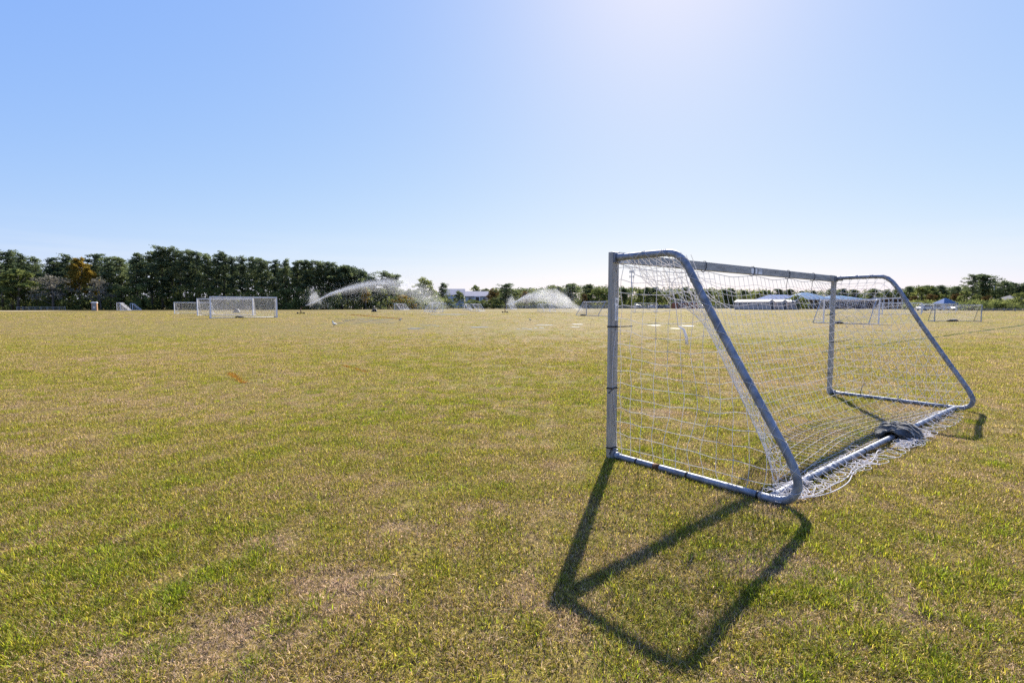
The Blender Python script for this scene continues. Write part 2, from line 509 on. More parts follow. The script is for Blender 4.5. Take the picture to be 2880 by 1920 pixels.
for t in (0.98,):
    ring_tie(GF + BF * t + EZ * 0.032, BF)
    q = GF + BF * t + EZ * 0.06
    MB().tube([q, q + EZ * 0.05 + GU * 0.04, q + EZ * 0.05 + GU * 0.14], 0.004, 5).build('cable_tie', BLACK, goal, world=True)
q = GF + BF * 0.46 + EZ * 0.05
MB().tube([q, q + EZ * 0.10 + BF * 0.02, q + EZ * 0.20 + BF * 0.06], 0.005, 5).build('cable_tie', BLACK, goal, world=True)
for s in (0.75, 1.95, 3.55): ring_tie(RN + WU * s + EZ * (0.006 + 0.012 * math.sin(s / RL * 3.1)), WU, 0.0300)
q = RN + WU * 2.0 + EZ * 0.03
MB().tube([q + WB * 0.05, q + WB * 0.16 + WU * 0.1 + EZ * 0.03, q + WB * 0.22 + WU * 0.24 - EZ * 0.01], 0.006, 5).build('cable_tie', BLACK, goal, world=True)

# stickers: warning label on the near post, two labels on the crossbar
def flat_text(txt, size, origin, ex, ey, ez, mat, name, parent):
    cu = bpy.data.curves.new('lettering', 'FONT'); cu.body = txt; cu.size = size; cu.align_x = 'CENTER'; cu.align_y = 'CENTER'
    ob = bpy.data.objects.new('lettering', cu); col.objects.link(ob)
    bpy.context.view_layer.update()
    me0 = ob.evaluated_get(bpy.context.evaluated_depsgraph_get()).to_mesh()
    V = [np.array(origin) + np.array(ex) * v.co.x + np.array(ey) * v.co.y + np.array(ez) * 0.0006 for v in me0.vertices]
    F = [tuple(p.vertices) for p in me0.polygons]
    ob.evaluated_get(bpy.context.evaluated_depsgraph_get()).to_mesh_clear()
    bpy.data.objects.remove(ob); bpy.data.curves.remove(cu)
    mb = MB(); mb.add(V, F)
    return mb.build(name, mat, parent, world=True)
ROOTOFF = goal
p = GN + GB * (POST_D / 2 + 0.0012) + GU * 0.018 + EZ * 1.44
st = MB().box(p, (0.048, 0.0012, 0.215), AX).build('sticker', STICKER, goal, world=True)
st['label'] = 'white warning sticker with a crossed-out symbol and small print'
e = p + GB * 0.0010
mb = MB()
c0 = e + EZ * 0.072
for a in range(20):
    t0, t1 = 2 * math.pi * a / 20, 2 * math.pi * (a + 1) / 20
    mb.add([c0 + GU * r_ * math.cos(t) + EZ * r_ * math.sin(t) for (r_, t) in ((0.013, t0), (0.018, t0), (0.018, t1), (0.013, t1))], [(0, 1, 2, 3)])
mb.box(c0 + GB * 0.0002, (0.004, 0.0002, 0.034), ((GU * 0.8 + EZ * 0.6), GB, (EZ * 0.8 - GU * 0.6)))
mb.box(c0 - GU * 0.002 + EZ * 0.002, (0.008, 0.0002, 0.014), AX)
for k in range(14):
    w = 0.036 if k % 5 else 0.02
    mb.box(e + EZ * (0.035 - 0.0098 * k) - GU * (0.036 - w) / 2, (w, 0.0002, 0.0035), AX)
mb.build('sticker_print', INK, st, world=True)
p = GN + GU * 2.795 + GB * (POST_D / 2 - 0.0006) + EZ * 1.925
MB().box(p, (0.085, 0.0012, 0.064), AX).build('sticker', STICKER, goal, world=True)
MB().box(p + GU * 0.10, (0.05, 0.0012, 0.064), AX).build('sticker', STICKER, goal, world=True)
p2 = p + GU * 0.215
st2 = MB().box(p2, (0.105, 0.0012, 0.068), AX).build('sticker', STICKER, goal, world=True)
st2['label'] = 'white label reading PEVO on the crossbar'
flat_text('PEVO', 0.047, p2 + GB * 0.0006 + EZ * 0.012, GU, EZ, GB, INK, 'lettering', st2)

# ---- net of the main goal
def net_sim():
    nu, nv = 49, 25
    W_ = np.linalg.norm(GF - GN)
    def edge(P):
        # profile from the crossbar to where the rear bar starts
        d = np.concatenate([[0], np.cumsum(np.linalg.norm(np.diff(P, axis=0), axis=1))])
        stop = d[-1] - 0.16
        t = np.linspace(0, stop, nv)
        return np.stack([np.interp(t, d, P[:, k]) for k in range(3)], 1), stop
    L, ln = edge(SIDE_N); Rr, lf = edge(SIDE_F)
    s = np.linspace(0, 1, nu)
    X = L[None] * (1 - s)[:, None, None] + Rr[None] * s[:, None, None]
    tn = np.array(TIES); dip = np.array([np.min(np.abs(tn - q * W_)) for q in s])
    top = GN[None] + GU[None] * (s * W_)[:, None] + GB * 0.03 + EZ * 1.878 - EZ[None] * (0.05 * np.minimum(1, dip / 0.55) ** 0.7)[:, None]
    X[:, 0] = top
    bot = RN[None] + (RF - RN)[None] * s[:, None] + EZ * 0.03
    X[:, -1] = bot
    for j in range(1, nv - 1):
        w = min(1.0, j / 3.0)
        sag = np.sin(np.pi * s) ** 0.6
        X[1:-1, j] += (-0.12 * math.sin(math.pi * j / nv)) * sag[1:-1, None] * EZ
    fixed = np.zeros((nu, nv), bool)
    fixed[0] = fixed[-1] = True
    fixed[:, -1] = True
    tie_idx = [int(round(t / W_ * (nu - 1))) for t in TIES]
    fixed[:, 0] = True
    ru = np.linalg.norm(np.diff(L[None] * (1 - s)[:, None, None] + Rr[None] * s[:, None, None], axis=0), axis=2).mean() * 1.075
    rv = np.full((nu, nv - 1), 0.0)
    tl = (ln * (1 - s) + lf * s) / (nv - 1)
    rv[:] = tl[:, None] * 0.985
    # the top cord is shorter than the meshes below it
    rest_u = np.full((nu - 1, nv), ru); rest_u[:, 0] *= 0.965
    X += rng.normal(0, 0.006, X.shape) * (~fixed)[..., None]
    V = np.zeros_like(X); dt = 0.02
    g = np.array([0, 0, -9.8])
    inv = (~fixed).astype(float)
    for it in range(420):
        V[~fixed] += g * dt
        V *= 0.965
        P = X + V * dt * inv[..., None]
        for k in range(14):
            for par in (0, 1):
                for axis, rest in ((0, rest_u), (1, rv)):
                    if axis == 0:
                        a, b = P[par:-1:2], P[par + 1::2]; ia, ib = inv[par:-1:2], inv[par + 1::2]; rs = rest[par::2]
                        m = min(len(a), len(b)); a, b, ia, ib, rs = a[:m], b[:m], ia[:m], ib[:m], rs[:m]
                    else:
                        a, b = P[:, par:-1:2], P[:, par + 1::2]; ia, ib = inv[:, par:-1:2], inv[:, par + 1::2]; rs = rest[:, par::2]
                        m = min(a.shape[1], b.shape[1]); a, b, ia, ib, rs = a[:, :m], b[:, :m], ia[:, :m], ib[:, :m], rs[:, :m]
                    d = b - a; ln_ = np.linalg.norm(d, axis=2); ws = ia + ib
                    c = np.where((ln_ > rs) & (ws > 0), (ln_ - rs) / np.maximum(ln_, 1e-9) / np.maximum(ws, 1), 0)
                    a += d * (c * ia)[..., None]; b -= d * (c * ib)[..., None]
        P[..., 2] = np.maximum(P[..., 2], 0.02)
        V = (P - X) / dt
        X = P
    return X, tie_idx

def prof_b_at_z(prof, z):
    q = smooth_path(prof, 4); i0 = int(np.argmax(q[:, 0])); q = q[:i0 + 1]
    zz, bb = q[::-1, 1], q[::-1, 0]
    return float(np.interp(z, zz, bb))
def prof_z_at_b(prof, b):
    q = smooth_path(prof, 4); i0 = int(np.argmax(q[:, 0])); q = q[:i0 + 1]
    return float(np.interp(b, q[:, 0], q[:, 1]))

def side_panel(mb, base, bd, prof, r, seed, outn, cell=0.122, floor=0.05):
    rg = np.random.default_rng(seed)
    zs = np.arange(floor + 0.10, 1.90, cell); bs = np.arange(0.11, 1.66, cell)
    bulge = lambda b, z: 0.07 * math.sin(math.pi * min(1, b / 1.6)) * math.sin(math.pi * min(1, z / 1.9))
    def node(b, z, j, k):
        wob = Vector((b * 2.1 + seed, z * 2.1, seed * 3.3))
        n1, n2, n3 = mnoise.noise(wob), mnoise.noise(wob + Vector((9, 0, 0))), mnoise.noise(wob + Vector((0, 9, 0)))
        sag = -0.045 * math.sin(math.pi * min(1, b / max(0.2, prof_b_at_z(prof, z)))) * (0.6 + 0.5 * z)
        return base + bd * (b + 0.035 * n1 + rg.normal(0, 0.006)) + EZ * (z + sag + 0.03 * n2 + rg.normal(0, 0.006)) + outn * (bulge(b, z) * n3 * 1.2 + rg.normal(0, 0.004))
    nodes = {}
    for k, z in enumerate(zs):
        bt = prof_b_at_z(prof, z)
        for j, b in enumerate(bs):
            if b < bt - 0.03: nodes[j, k] = node(b, z, j, k)
    for k, z in enumerate(zs):
        row = [nodes[j, k] for j in range(len(bs)) if (j, k) in nodes]
        if not row: continue
        a = base + bd * 0.03 + EZ * (z - 0.02 + rg.normal(0, 0.012)); e_ = base + bd * (prof_b_at_z(prof, z) + 0.0) + EZ * z + outn * 0.02
        pts = [a] + row + [e_]
        mb.tube(fine(pts), r, 4, cap=False)
    for j, b in enumerate(bs):
        cl = [nodes[j, k] for k in range(len(zs)) if (j, k) in nodes]
        if len(cl) < 1: continue
        a = base + bd * (b + rg.normal(0, 0.012)) + EZ * 0.055 + outn * rg.normal(0, 0.012)
        e_ = base + bd * b + EZ * prof_z_at_b(prof, b)
        mb.tube(fine([a] + cl + [e_]), r, 4, cap=False)
    return nodes

def fine(pts, m=2):
    return smooth_path([np.array(p) for p in pts], m)

def helix(P, pitch, rad, phase, lo=0.0, hi=1.0):
    d = np.concatenate([[0], np.cumsum(np.linalg.norm(np.diff(P, axis=0), axis=1))])
    n = int(d[-1] * (hi - lo) / abs(pitch) * 10)
    out = []
    for t in np.linspace(d[-1] * lo, d[-1] * hi, n):
        p = np.array([np.interp(t, d, P[:, k]) for k in range(3)])
        q = np.array([np.interp(t + 0.02, d, P[:, k]) for k in range(3)])
        T = q - p; T /= max(np.linalg.norm(T), 1e-9)
        A = np.cross(T, GU); A /= max(np.linalg.norm(A), 1e-6); B_ = np.cross(T, A)
        ph = phase + 2 * math.pi * t / pitch + 0.6 * math.sin(t * 5.1)
        out.append(p + rad * (math.cos(ph) * A + math.sin(ph) * B_))
    return np.array(out)

TW = 0.0023
mb = MB()
NETX, tie_idx = net_sim()
nu, nv = NETX.shape[:2]
for j in range(nv):
    mb.tube(fine(NETX[:, j]), TW * (1.5 if j == 0 else 1.0), 4, cap=False)
for i in range(nu):
    mb.tube(fine(NETX[i]), TW, 4, cap=False)
side_panel(mb, GN, BN, PROF_N, TW, 3, -GU)
side_panel(mb, GF, BF, PROF_F, TW, 5, GU)
for P, hi in ((SIDE_N, 0.95), (SIDE_F, 0.95)):
    mb.tube(helix(P, 0.17, 0.034, 0.4, 0.03, hi), TW, 4, cap=False)
    mb.tube(helix(P, -0.23, 0.0345, 2.0, 0.02, 0.9), TW, 4, cap=False)
# lacing along the posts
for base, sgn in ((GN, 1), (GF, -1)):
    pts = []
    for z in np.linspace(1.88, 0.12, 22):
        w = 0.04 * math.sin(z * 4.4 + sgn)
        pts.append(base + GB * (POST_D / 2 + 0.006) + GU * w + EZ * z)
    mb.tube(fine(pts), TW * 1.3, 4, cap=False)
# stray meshes hanging from the near top tube
for k in range(16):
    b0 = 0.12 + 0.045 * k
    a = GN + BN * b0 + EZ * 1.90 + GU * 0.02
    e_ = GN + BN * (b0 + 0.15 + rng.uniform(0, 0.25)) + GU * rng.uniform(0.15, 0.5) + EZ * (1.62 + rng.uniform(-0.25, 0.18))
    m_ = (a + e_) / 2 - EZ * 0.07 + BN * rng.normal(0, 0.04)
    mb.tube(fine([a, m_, e_], 4), TW, 4, cap=False)
# slack heap of net along the rear bar
def heap(s0, s1, lat0, lat1, zmax, loops, seed, r=TW * 1.15):
    rg = np.random.default_rng(seed)
    n = int((s1 - s0) * loops * 9) + 12
    ph, out = rg.uniform(0, 6.28), []
    A, B2 = rg.uniform(0.03, 0.08), rg.uniform(0.02, 0.05)
    lat = rg.uniform(lat0, lat1); drift = rg.normal(0, 0.05)
    for i in range(n):
        t = i / (n - 1)
        ph += 2 * math.pi / 9 * rg.uniform(0.6, 1.4)
        la = lat + drift * math.sin(3 * t + seed) + A * math.cos(ph)
        al = s0 + (s1 - s0) * t + B2 * math.sin(ph)
        z = 0.022 + abs(0.5 * zmax * (math.sin(ph * 0.7 + seed) + 0.6 * math.sin(t * 9 + seed)))
        if abs(la) < 0.035: z = max(z, 0.07)
        out.append(RN * [1, 1, 0] + WU * al + WB * la + EZ * z)
    mb.tube(fine(out), r, 4, cap=False)
for k in range(3): heap(0.15, 1.55 + 0.15 * (k % 4), 0.08, 0.20, 0.04, 5, 100 + k)
for k in range(1): heap(0.4, 2.2, -0.16, -0.07, 0.05, 4, 120 + k)
for k in range(3): heap(1.3, 2.75, 0.06, 0.16, 0.04, 5, 130 + k)
for k in range(5): heap(2.55, 3.35, 0.10, 0.26, 0.07, 9, 150 + k)
for k in range(3): heap(3.3, 5.2, 0.03, 0.12, 0.04, 4, 170 + k)
for k in range(3): heap(0.0, 0.6, 0.02, 0.2, 0.06, 8, 190 + k)
# thicker edge cords swinging out on the ground behind the bar
for lat, seed in ((0.24, 1), (0.30, 2)):
    pts = [SIDE_N[-8] + WB * 0.03 - EZ * 0.05]
    for t in np.linspace(0.12, 2.3, 12):
        pts.append(RN * [1, 1, 0] + WU * t + WB * (lat * math.sin(min(1, t / 0.5) * 1.4) * max(0.25, 1 - t / 3.0) + 0.02 * math.sin(7 * t + seed)) + EZ * 0.025)
    mb.tube(fine(pts, 3), 0.0042, 5, cap=False)
net = mb.build('net', NET, goal, world=True)
net['label'] = 'slack white twine net with tangled lower edge'
# white strap dangling inside the near side panel
q = GN + BN * 0.70 + GU * 0.05 + EZ * 1.30
mb = MB()
mb.tube(fine([q + EZ * 0.42 - BN * 0.06 + GU * 0.04, q + EZ * 0.36 - BN * 0.1, q + EZ * 0.2 - BN * 0.06, q - BN * 0.03], 3), 0.0035, 5)
mb.tube([q - BN * 0.03, q + BN * 0.025 - EZ * 0.03, q + BN * 0.05 - EZ * 0.09, q + BN * 0.06 - EZ * 0.16], [0.004, 0.010, 0.012, 0.013], 6)
mb.build('loose_strap', NET, goal, world=True)

# ---- sand bag saddled over the rear bar
BAG = pbr('black_bag_fabric', (0.07, 0.072, 0.07), 0.8, 0, 0.35, 9, 0.5, 60, rgb2=(0.006, 0.006, 0.007))
BAG_STRAP = pbr('faded_webbing', (0.36, 0.34, 0.30), 0.85, 0, 0.3, 18)
s_bag = 3.03
bc = RN * [1, 1, 0] + WU * s_bag
bag = empty('sand_bag', (bc[0], bc[1], 0))
tag(bag, 'crumpled black sand bag slumped over the rear bar of the nearest goal', 'sand bag')
mb = MB()
NA, NC = 34, 30
def bag_pt(a, th, inner):
    """saddle: an arch of cloth over the bar, slumped wide on the ground, open at both ends"""
    c, sn = math.cos(th), math.sin(th)
    e = abs(a) / 0.26
    bulk = 0.88 - 0.30 * e ** 3
    fold = 0.016 * math.sin(a * 62 + 5 * mnoise.noise(Vector((c * 2.2, a * 5, 2.0)))) + 0.035 * mnoise.noise(Vector((a * 7, c * 2.5, sn * 2.5)))
    if inner:
        y, z = 0.085 * c, 0.012 + 0.095 * max(0.0, sn)
    else:
        lobe = 0.06 * abs(c) ** 2
        y = (0.165 + lobe + fold) * bulk * c * (1.06 if c > 0 else 1.0)
        z = 0.010 + (0.185 + fold) * bulk * max(0.0, sn) ** 0.75
    return bc + WU * (a + 0.03 * mnoise.noise(Vector((c * 2, sn * 2, a * 2 + 1))) + (0.015 * sn if inner else 0)) + WB * y + EZ * max(0.006, z)
V = []
for i in range(NA + 1):
    a = -0.26 + 0.52 * i / NA
    V += [bag_pt(a, math.pi * j / (NC // 2), False) for j in range(NC // 2 + 1)]
    V += [bag_pt(a, math.pi * (1 - j / (NC // 2)), True) for j in range(NC // 2 + 1)]
NR = 2 * (NC // 2 + 1)
F = [(i * NR + j, (i + 1) * NR + j, (i + 1) * NR + (j + 1) % NR, i * NR + (j + 1) % NR) for i in range(NA) for j in range(NR)]
h_ = NC // 2
for i0 in (0, NA):
    for j in range(h_):
        q = (i0 * NR + j, i0 * NR + j + 1, i0 * NR + NR - 2 - j, i0 * NR + NR - 1 - j)
        F.append(q if i0 == 0 else q[::-1])
mb.add(V, F, True)
bo = mb.build('bag_body', BAG, bag, world=True)
sd = bo.modifiers.new('subdiv', 'SUBSURF'); sd.levels = sd.render_levels = 1
for k, a in enumerate((-0.21, -0.16, -0.09, -0.02, 0.07, 0.13, 0.19)):
    mb = MB()
    ths = np.linspace(0.25, math.pi - 0.25, 18)
    P = np.array([bag_pt(a + 0.035 * math.sin(2 * t + k), t, False) + EZ * 0.006 for t in ths])
    for i in range(len(P) - 1):
        d = WU * (0.010 if k % 3 == 0 else 0.004)
        mb.add([P[i] - d, P[i + 1] - d, P[i + 1] + d, P[i] + d, P[i] - d - EZ * 0.012, P[i + 1] - d - EZ * 0.012, P[i + 1] + d - EZ * 0.012, P[i] + d - EZ * 0.012],
               [(0, 1, 2, 3), (7, 6, 5, 4), (0, 4, 5, 1), (2, 6, 7, 3)])
    mb.build('strap', BAG_STRAP, bag, world=True)

# ------------------------------------------------------------------ grass on the near field
def gpt(px, py):
    """ground point seen at photo column px, row py"""
    y = 20.0
    for _ in range(40):
        v = (960.0 - py) / FPX
        k = (-math.sin(PITCH) + v * math.cos(PITCH)) / (math.cos(PITCH) + v * math.sin(PITCH))
        y = 0.5 * y + 0.5 * (gz(y) - CAM_H) / k
    return at(px, y)
# where water stands: (column from, to, row, rows tall, label, patches, seed)
PUDDLES = [
 (945, 1110, 903, 9, 'broad broken shallow puddle beside the white gull at left', 26, 1),
 (1142, 1195, 924, 3, 'thin streak of water below and right of the leftmost puddle', 1, 2),
 (1180, 1235, 915, 4, 'scattered small wet patches right of the second gull', 6, 3),
 (1200, 1310, 884, 2.6, 'long pale sheet of water beneath the first sprinkler\'s falling spray', 1, 4),
 (1318, 1372, 920, 2.8, 'narrow puddle in the open turf left of the third gull', 1, 5),
 (1450, 1530, 925, 4, 'bright puddle just below the third gull', 5, 6),
 (1505, 1556, 914, 2.2, 'thin bright puddle right of the third gull', 1, 7),
 (1604, 1645, 912, 2.2, 'upper of two small bright puddles left of the near goal post', 1, 8),
 (1604, 1628, 919.5, 2, 'lower of two small bright puddles left of the near goal post', 1, 9),
 (1820, 1860, 915, 2, 'thin bright puddle seen through the near goal side net, left of the strap', 1, 10),
 (1912, 1954, 916.5, 3.2, 'bright puddle seen through the near goal side net, right of the strap', 1, 11),
 (1882, 1915, 924, 2, 'lowest small puddle seen through the near goal side net', 1, 12)]
WETZONES = []
for p0, p1, py, tall, lb, bits, sd_ in PUDDLES:
    n0, n1_ = gpt(p0, py + tall / 2), gpt(p1, py - tall / 2)
    WETZONES.append((n0.x - 0.1, at(p1, n0.y).x + 0.1, n0.y - 1.0, n1_.y + 0.1, bits))
BARE = [(gpt(640, 1800), 0.62, 0.34), (gpt(980, 1640), 0.5, 0.26), (gpt(2115, 1590), 0.40, 0.26), (gpt(330, 1850), 0.45, 0.2), (gpt(1150, 1480), 0.3, 0.2), (gpt(2560, 1720), 0.35, 0.2), (gpt(1850, 1160), 0.5, 0.4), (gpt(740, 1530), 0.25, 0.16)]
def face_attr(me, name, vals):
    a = me.attributes.new(name, 'FLOAT', 'FACE'); a.data.foreach_set('value', np.asarray(vals, np.float32))

def tuft_mesh(seed, n, rad, l0, l1, w, lean0, lean1, clump=False):
    rg = np.random.default_rng(seed)
    V, F, tone, shade = [], [], [], []
    for i in range(n):
        r = rad * math.sqrt(rg.random()) if not clump else rad * rg.random()
        a = rg.uniform(0, 6.283)
        p = np.array([r * math.cos(a), r * math.sin(a), -0.004])
        az = rg.uniform(0, 6.283) if not clump else a + rg.normal(0, 0.9)
        L = rg.uniform(l0, l1); le = rg.uniform(lean0, lean1); le2 = min(1.62, le + rg.uniform(0.15, 0.6))
        d = np.array([math.cos(az), math.sin(az), 0]); s = np.array([-d[1], d[0], 0]) * w * rg.uniform(0.6, 1.2) / 2
        q = p + L * 0.55 * (d * math.sin(le) + EZ * math.cos(le))
        t = q + L * 0.45 * (d * math.sin(le2) + EZ * math.cos(le2))
        b = len(V)
        V += [p - s, p + s, q + s * 0.8, q - s * 0.8, t]
        F += [(b, b + 1, b + 2, b + 3), (b + 3, b + 2, b + 4)]
        tn, sh = rg.random(), rg.random()
        tone += [tn, tn]; shade += [sh, sh]
    me = bpy.data.meshes.new('grass_tuft')
    me.from_pydata([tuple(v) for v in V], [], F)
    face_attr(me, 'tone', tone); face_attr(me, 'shade', shade)
    me.materials.append(BLADE)
    return me

def scatter(name, coll, pts, rot, scl, idx, extra):
    me = bpy.data.meshes.new(name)
    me.vertices.add(len(pts)); me.vertices.foreach_set('co', np.asarray(pts, np.float32).ravel())
    def attr(nm, typ, vals, key='value'):
        a = me.attributes.new(nm, typ, 'POINT'); a.data.foreach_set(key, np.asarray(vals).ravel())
    attr('rot', 'FLOAT_VECTOR', np.asarray(rot, np.float32), 'vector')
    attr('scl', 'FLOAT', np.asarray(scl, np.float32))
    attr('idx', 'INT', np.asarray(idx, np.int32))
    for k, v in extra.items(): attr(k, 'FLOAT', np.asarray(v, np.float32))
    o = place(name, me)
    ng = bpy.data.node_groups.new('grow_' + name, 'GeometryNodeTree')
    ng.interface.new_socket('Geometry', in_out='INPUT', socket_type='NodeSocketGeometry')
    ng.interface.new_socket('Geometry', in_out='OUTPUT', socket_type='NodeSocketGeometry')
    n, l = ng.nodes, ng.links
    gi, go = n.new('NodeGroupInput'), n.new('NodeGroupOutput')
    ci = n.new('GeometryNodeCollectionInfo'); ci.inputs['Collection'].default_value = coll
    ci.inputs['Separate Children'].default_value = True; ci.inputs['Reset Children'].default_value = True
    ip = n.new('GeometryNodeInstanceOnPoints'); ip.inputs['Pick Instance'].default_value = True
    def na(nm, typ):
        x = n.new('GeometryNodeInputNamedAttribute'); x.data_type = typ; x.inputs['Name'].default_value = nm
        return x.outputs['Attribute']
    l.new(gi.outputs[0], ip.inputs['Points']); l.new(ci.outputs[0], ip.inputs['Instance'])
    l.new(na('idx', 'INT'), ip.inputs['Instance Index']); l.new(na('rot', 'FLOAT_VECTOR'), ip.inputs['Rotation']); l.new(na('scl', 'FLOAT'), ip.inputs['Scale'])
    l.new(ip.outputs[0], go.inputs[0])
    md = o.modifiers.new('grow', 'NODES'); md.node_group = ng
    return o

def grass():
    coll = bpy.data.collections.new('tufts')
    specs = []
    for k in range(8): specs.append(tuft_mesh(300 + k, 150, 0.118, 0.014, 0.042, 0.0034, 0.25, 1.45))
    for k in range(4): specs.append(tuft_mesh(320 + k, 100, 0.09, 0.02, 0.06, 0.0040, 0.2, 1.3, True))
    for k in range(4): specs.append(tuft_mesh(340 + k, 70, 0.20, 0.03, 0.07, 0.009, 0.85, 1.5))
    for k, me in enumerate(specs):
        o = bpy.data.objects.new('tuft_%02d' % k, me); coll.objects.link(o)
    pts, idx, scl, weed = [], [], [], []
    def ring(d0, d1, dens, lo, hi, size):
        """tufts whose density changes smoothly with distance"""
        ys = np.linspace(d0, d1, 600); w = np.array([dens(q) for q in ys]) * 2 * (ys * 1.0 + 2.2)
        tot = float(np.sum(w) * (ys[1] - ys[0])); cdf = np.cumsum(w) / np.sum(w)
        y = np.interp(rng.random(int(tot)), cdf, ys); x = rng.uniform(-1, 1, len(y)) * (y * 1.0 + 2.2)
        for a, b in zip(x, y):
            if any(z[0] < a < z[1] and z[2] < b < z[3] for z in WETZONES) and rng.random() < 0.93: continue
            bare = max([0.0] + [1 - math.hypot((a - q.x) / rx, (b - q.y) / ry) for q, rx, ry in BARE]) + 0.25 * mnoise.noise(Vector((a * 6, b * 6, 9)))
            v = 0.28 * mnoise.noise(Vector((a * 1.3, b * 1.3, 1.0))) + 0.85 * mnoise.noise(Vector((a * 5.0, b * 5.0, 2.0))) + 0.7 * mnoise.noise(Vector((a * 11.0, b * 11.0, 3.0))) + 0.3 * mnoise.noise(Vector((a * 0.3, b * 0.3, 5.0)))
            lush = min(1.0, max(0.0, (v + 0.26 - 1.5 * max(0, bare - 0.1)) / 0.8))
            pts.append((a, b, gz(b))); idx.append(rng.integers(lo, hi)); scl.append(rng.uniform(0.8, 1.2) * size(b) * (0.76 + 0.55 * lush)); weed.append(0.66 * lush - 0.27 - 0.45 * max(0, min(1, bare * 2)) + rng.normal(0, 0.10))
    fade = lambda q, a_, b_: min(1.0, max(0.0, (q - a_) / (b_ - a_)))
    ring(1.0, 30.0, lambda q: min(270.0, 270.0 * (4.0 / q) ** 1.45) * (1 - fade(q, 13.0, 30.0)), 0, 8, lambda q: 1.0 + 0.5 * fade(q, 4.0, 16.0))
    ring(8.0, 125.0, lambda q: 17.0 * min(1.0, (15.0 / q) ** 1.55) * fade(q, 8.0, 20.0) * (1 - fade(q, 90.0, 125.0)), 12, 16, lambda q: 0.9 + 1.3 * fade(q, 15.0, 90.0))
    # brighter weedy clumps gather in drifts
    cnt = 0
    while cnt < 4200:
        y = 1.2 + 22.0 * rng.random() ** 0.85; x = rng.uniform(-1, 1) * (y + 2)
        v = 0.45 * mnoise.noise(Vector((x * 0.5, y * 0.5, 4.0))) + 0.9 * mnoise.noise(Vector((x * 3.0, y * 3.0, 7.0)))
        if v + rng.normal(0, 0.12) < 0.22: continue
        if rng.random() < 3 * max([0.0] + [1 - math.hypot((x - q.x) / rx, (y - q.y) / ry) for q, rx, ry in BARE]) - 0.2: cnt += 0.2; continue
        pts.append((x, y, gz(y))); idx.append(rng.integers(8, 12)); scl.append(rng.uniform(0.5, 1.1)); weed.append(rng.uniform(0.35, 0.95)); cnt += 1
    # lusher drifts
    for q, rx, ry, m in ((gpt(150, 1640), 0.7, 0.5, 420), (gpt(420, 1560), 0.6, 0.4, 220), (gpt(2760, 1640), 0.7, 0.6, 380), (gpt(2500, 1800), 0.5, 0.3, 160), (gpt(1250, 1120), 1.6, 0.9, 420), (gpt(950, 1180), 1.2, 0.7, 260), (gpt(2250, 1640), 0.4, 0.3, 90), (gpt(700, 1880), 0.2, 0.1, 14), (gpt(880, 1760), 0.2, 0.1, 14)):
        for _ in range(m):
            x, y = q.x + rng.normal(0, rx), q.y + rng.normal(0, ry)
            if y < 1.0 or mnoise.noise(Vector((x * 4.2, y * 4.2, 12.0))) < -0.05: continue
            pts.append((x, y, gz(y))); idx.append(rng.integers(8, 12)); scl.append(rng.uniform(0.5, 1.15)); weed.append(rng.uniform(0.4, 1.0))
    n = len(pts)
    rot = np.stack([rng.normal(0, 0.05, n), rng.normal(0, 0.05, n), rng.uniform(0, 6.283, n)], 1)
    o = scatter('grass', coll, pts, rot, scl, idx, {'weed': weed})
    tag(o, 'short patchy tan and green grass covering the near field', 'grass', None, 'stuff')
grass()

# ------------------------------------------------------------------ painted lines: blades with paint on them
def paint_line(name, rgb, ends, width, n, label, cover=1.0, blade=0.05):
    m = thin_mat('paint_' + name, rgb, 0.3)
    a, b = Vector(ends[0]), Vector(ends[1])
    d = (b - a); L = d.length; d /= L; s = Vector((-d.y, d.x, 0))
    V, F = [], []
    for i in range(n):
        t, w = rng.random() * L, rng.normal(0, width / 2.6)
        if mnoise.noise(Vector((t * 0.9, w * 4, 3.3))) > cover - 0.35: continue
        p = a + d * t + s * w; p.z = gz(p.y) + 0.002
        az = rng.uniform(0, 6.283); le = rng.uniform(0.7, 1.5); l = rng.uniform(0.5, 1.1) * blade; bw = rng.uniform(0.1, 0.2) * blade
        k = len(V)
        sx, sy = -math.sin(az) * bw, math.cos(az) * bw
        V += [(p.x - sx, p.y - sy, p.z), (p.x + sx, p.y + sy, p.z), (p.x + math.cos(az) * l * math.sin(le), p.y + math.sin(az) * l * math.sin(le), p.z + l * math.cos(le) + 0.01)]
        F.append((k, k + 1, k + 2))
    mb = MB(); mb.add(V, F)
    tag(mb.build(name, m), label, 'painted line', None, 'stuff')
paint_line('orange_paint_line', (0.48, 0.20, 0.03), (gpt(645, 1050), gpt(688, 1078)), 0.10, 520, 'short slanting orange paint mark on the turf, left of centre')
paint_line('orange_paint_line', (0.50, 0.20, 0.03), (gpt(962, 1027), gpt(1035, 1048)), 0.09, 230, 'fainter orange paint mark on the turf, right of the bright one', 0.75)
paint_line('orange_paint_line', (0.36, 0.15, 0.03), (gpt(985, 885), gpt(1128, 897)), 0.5, 1500, 'faded rust-orange line in the turf behind the shallow puddle', 0.85, 0.12)
paint_line('green_paint_line', (0.03, 0.15, 0.075), (gpt(2310, 992), gpt(2900, 912)), 0.09, 4500, 'dark green painted line crossing the turf at right', 0.7, 0.05)

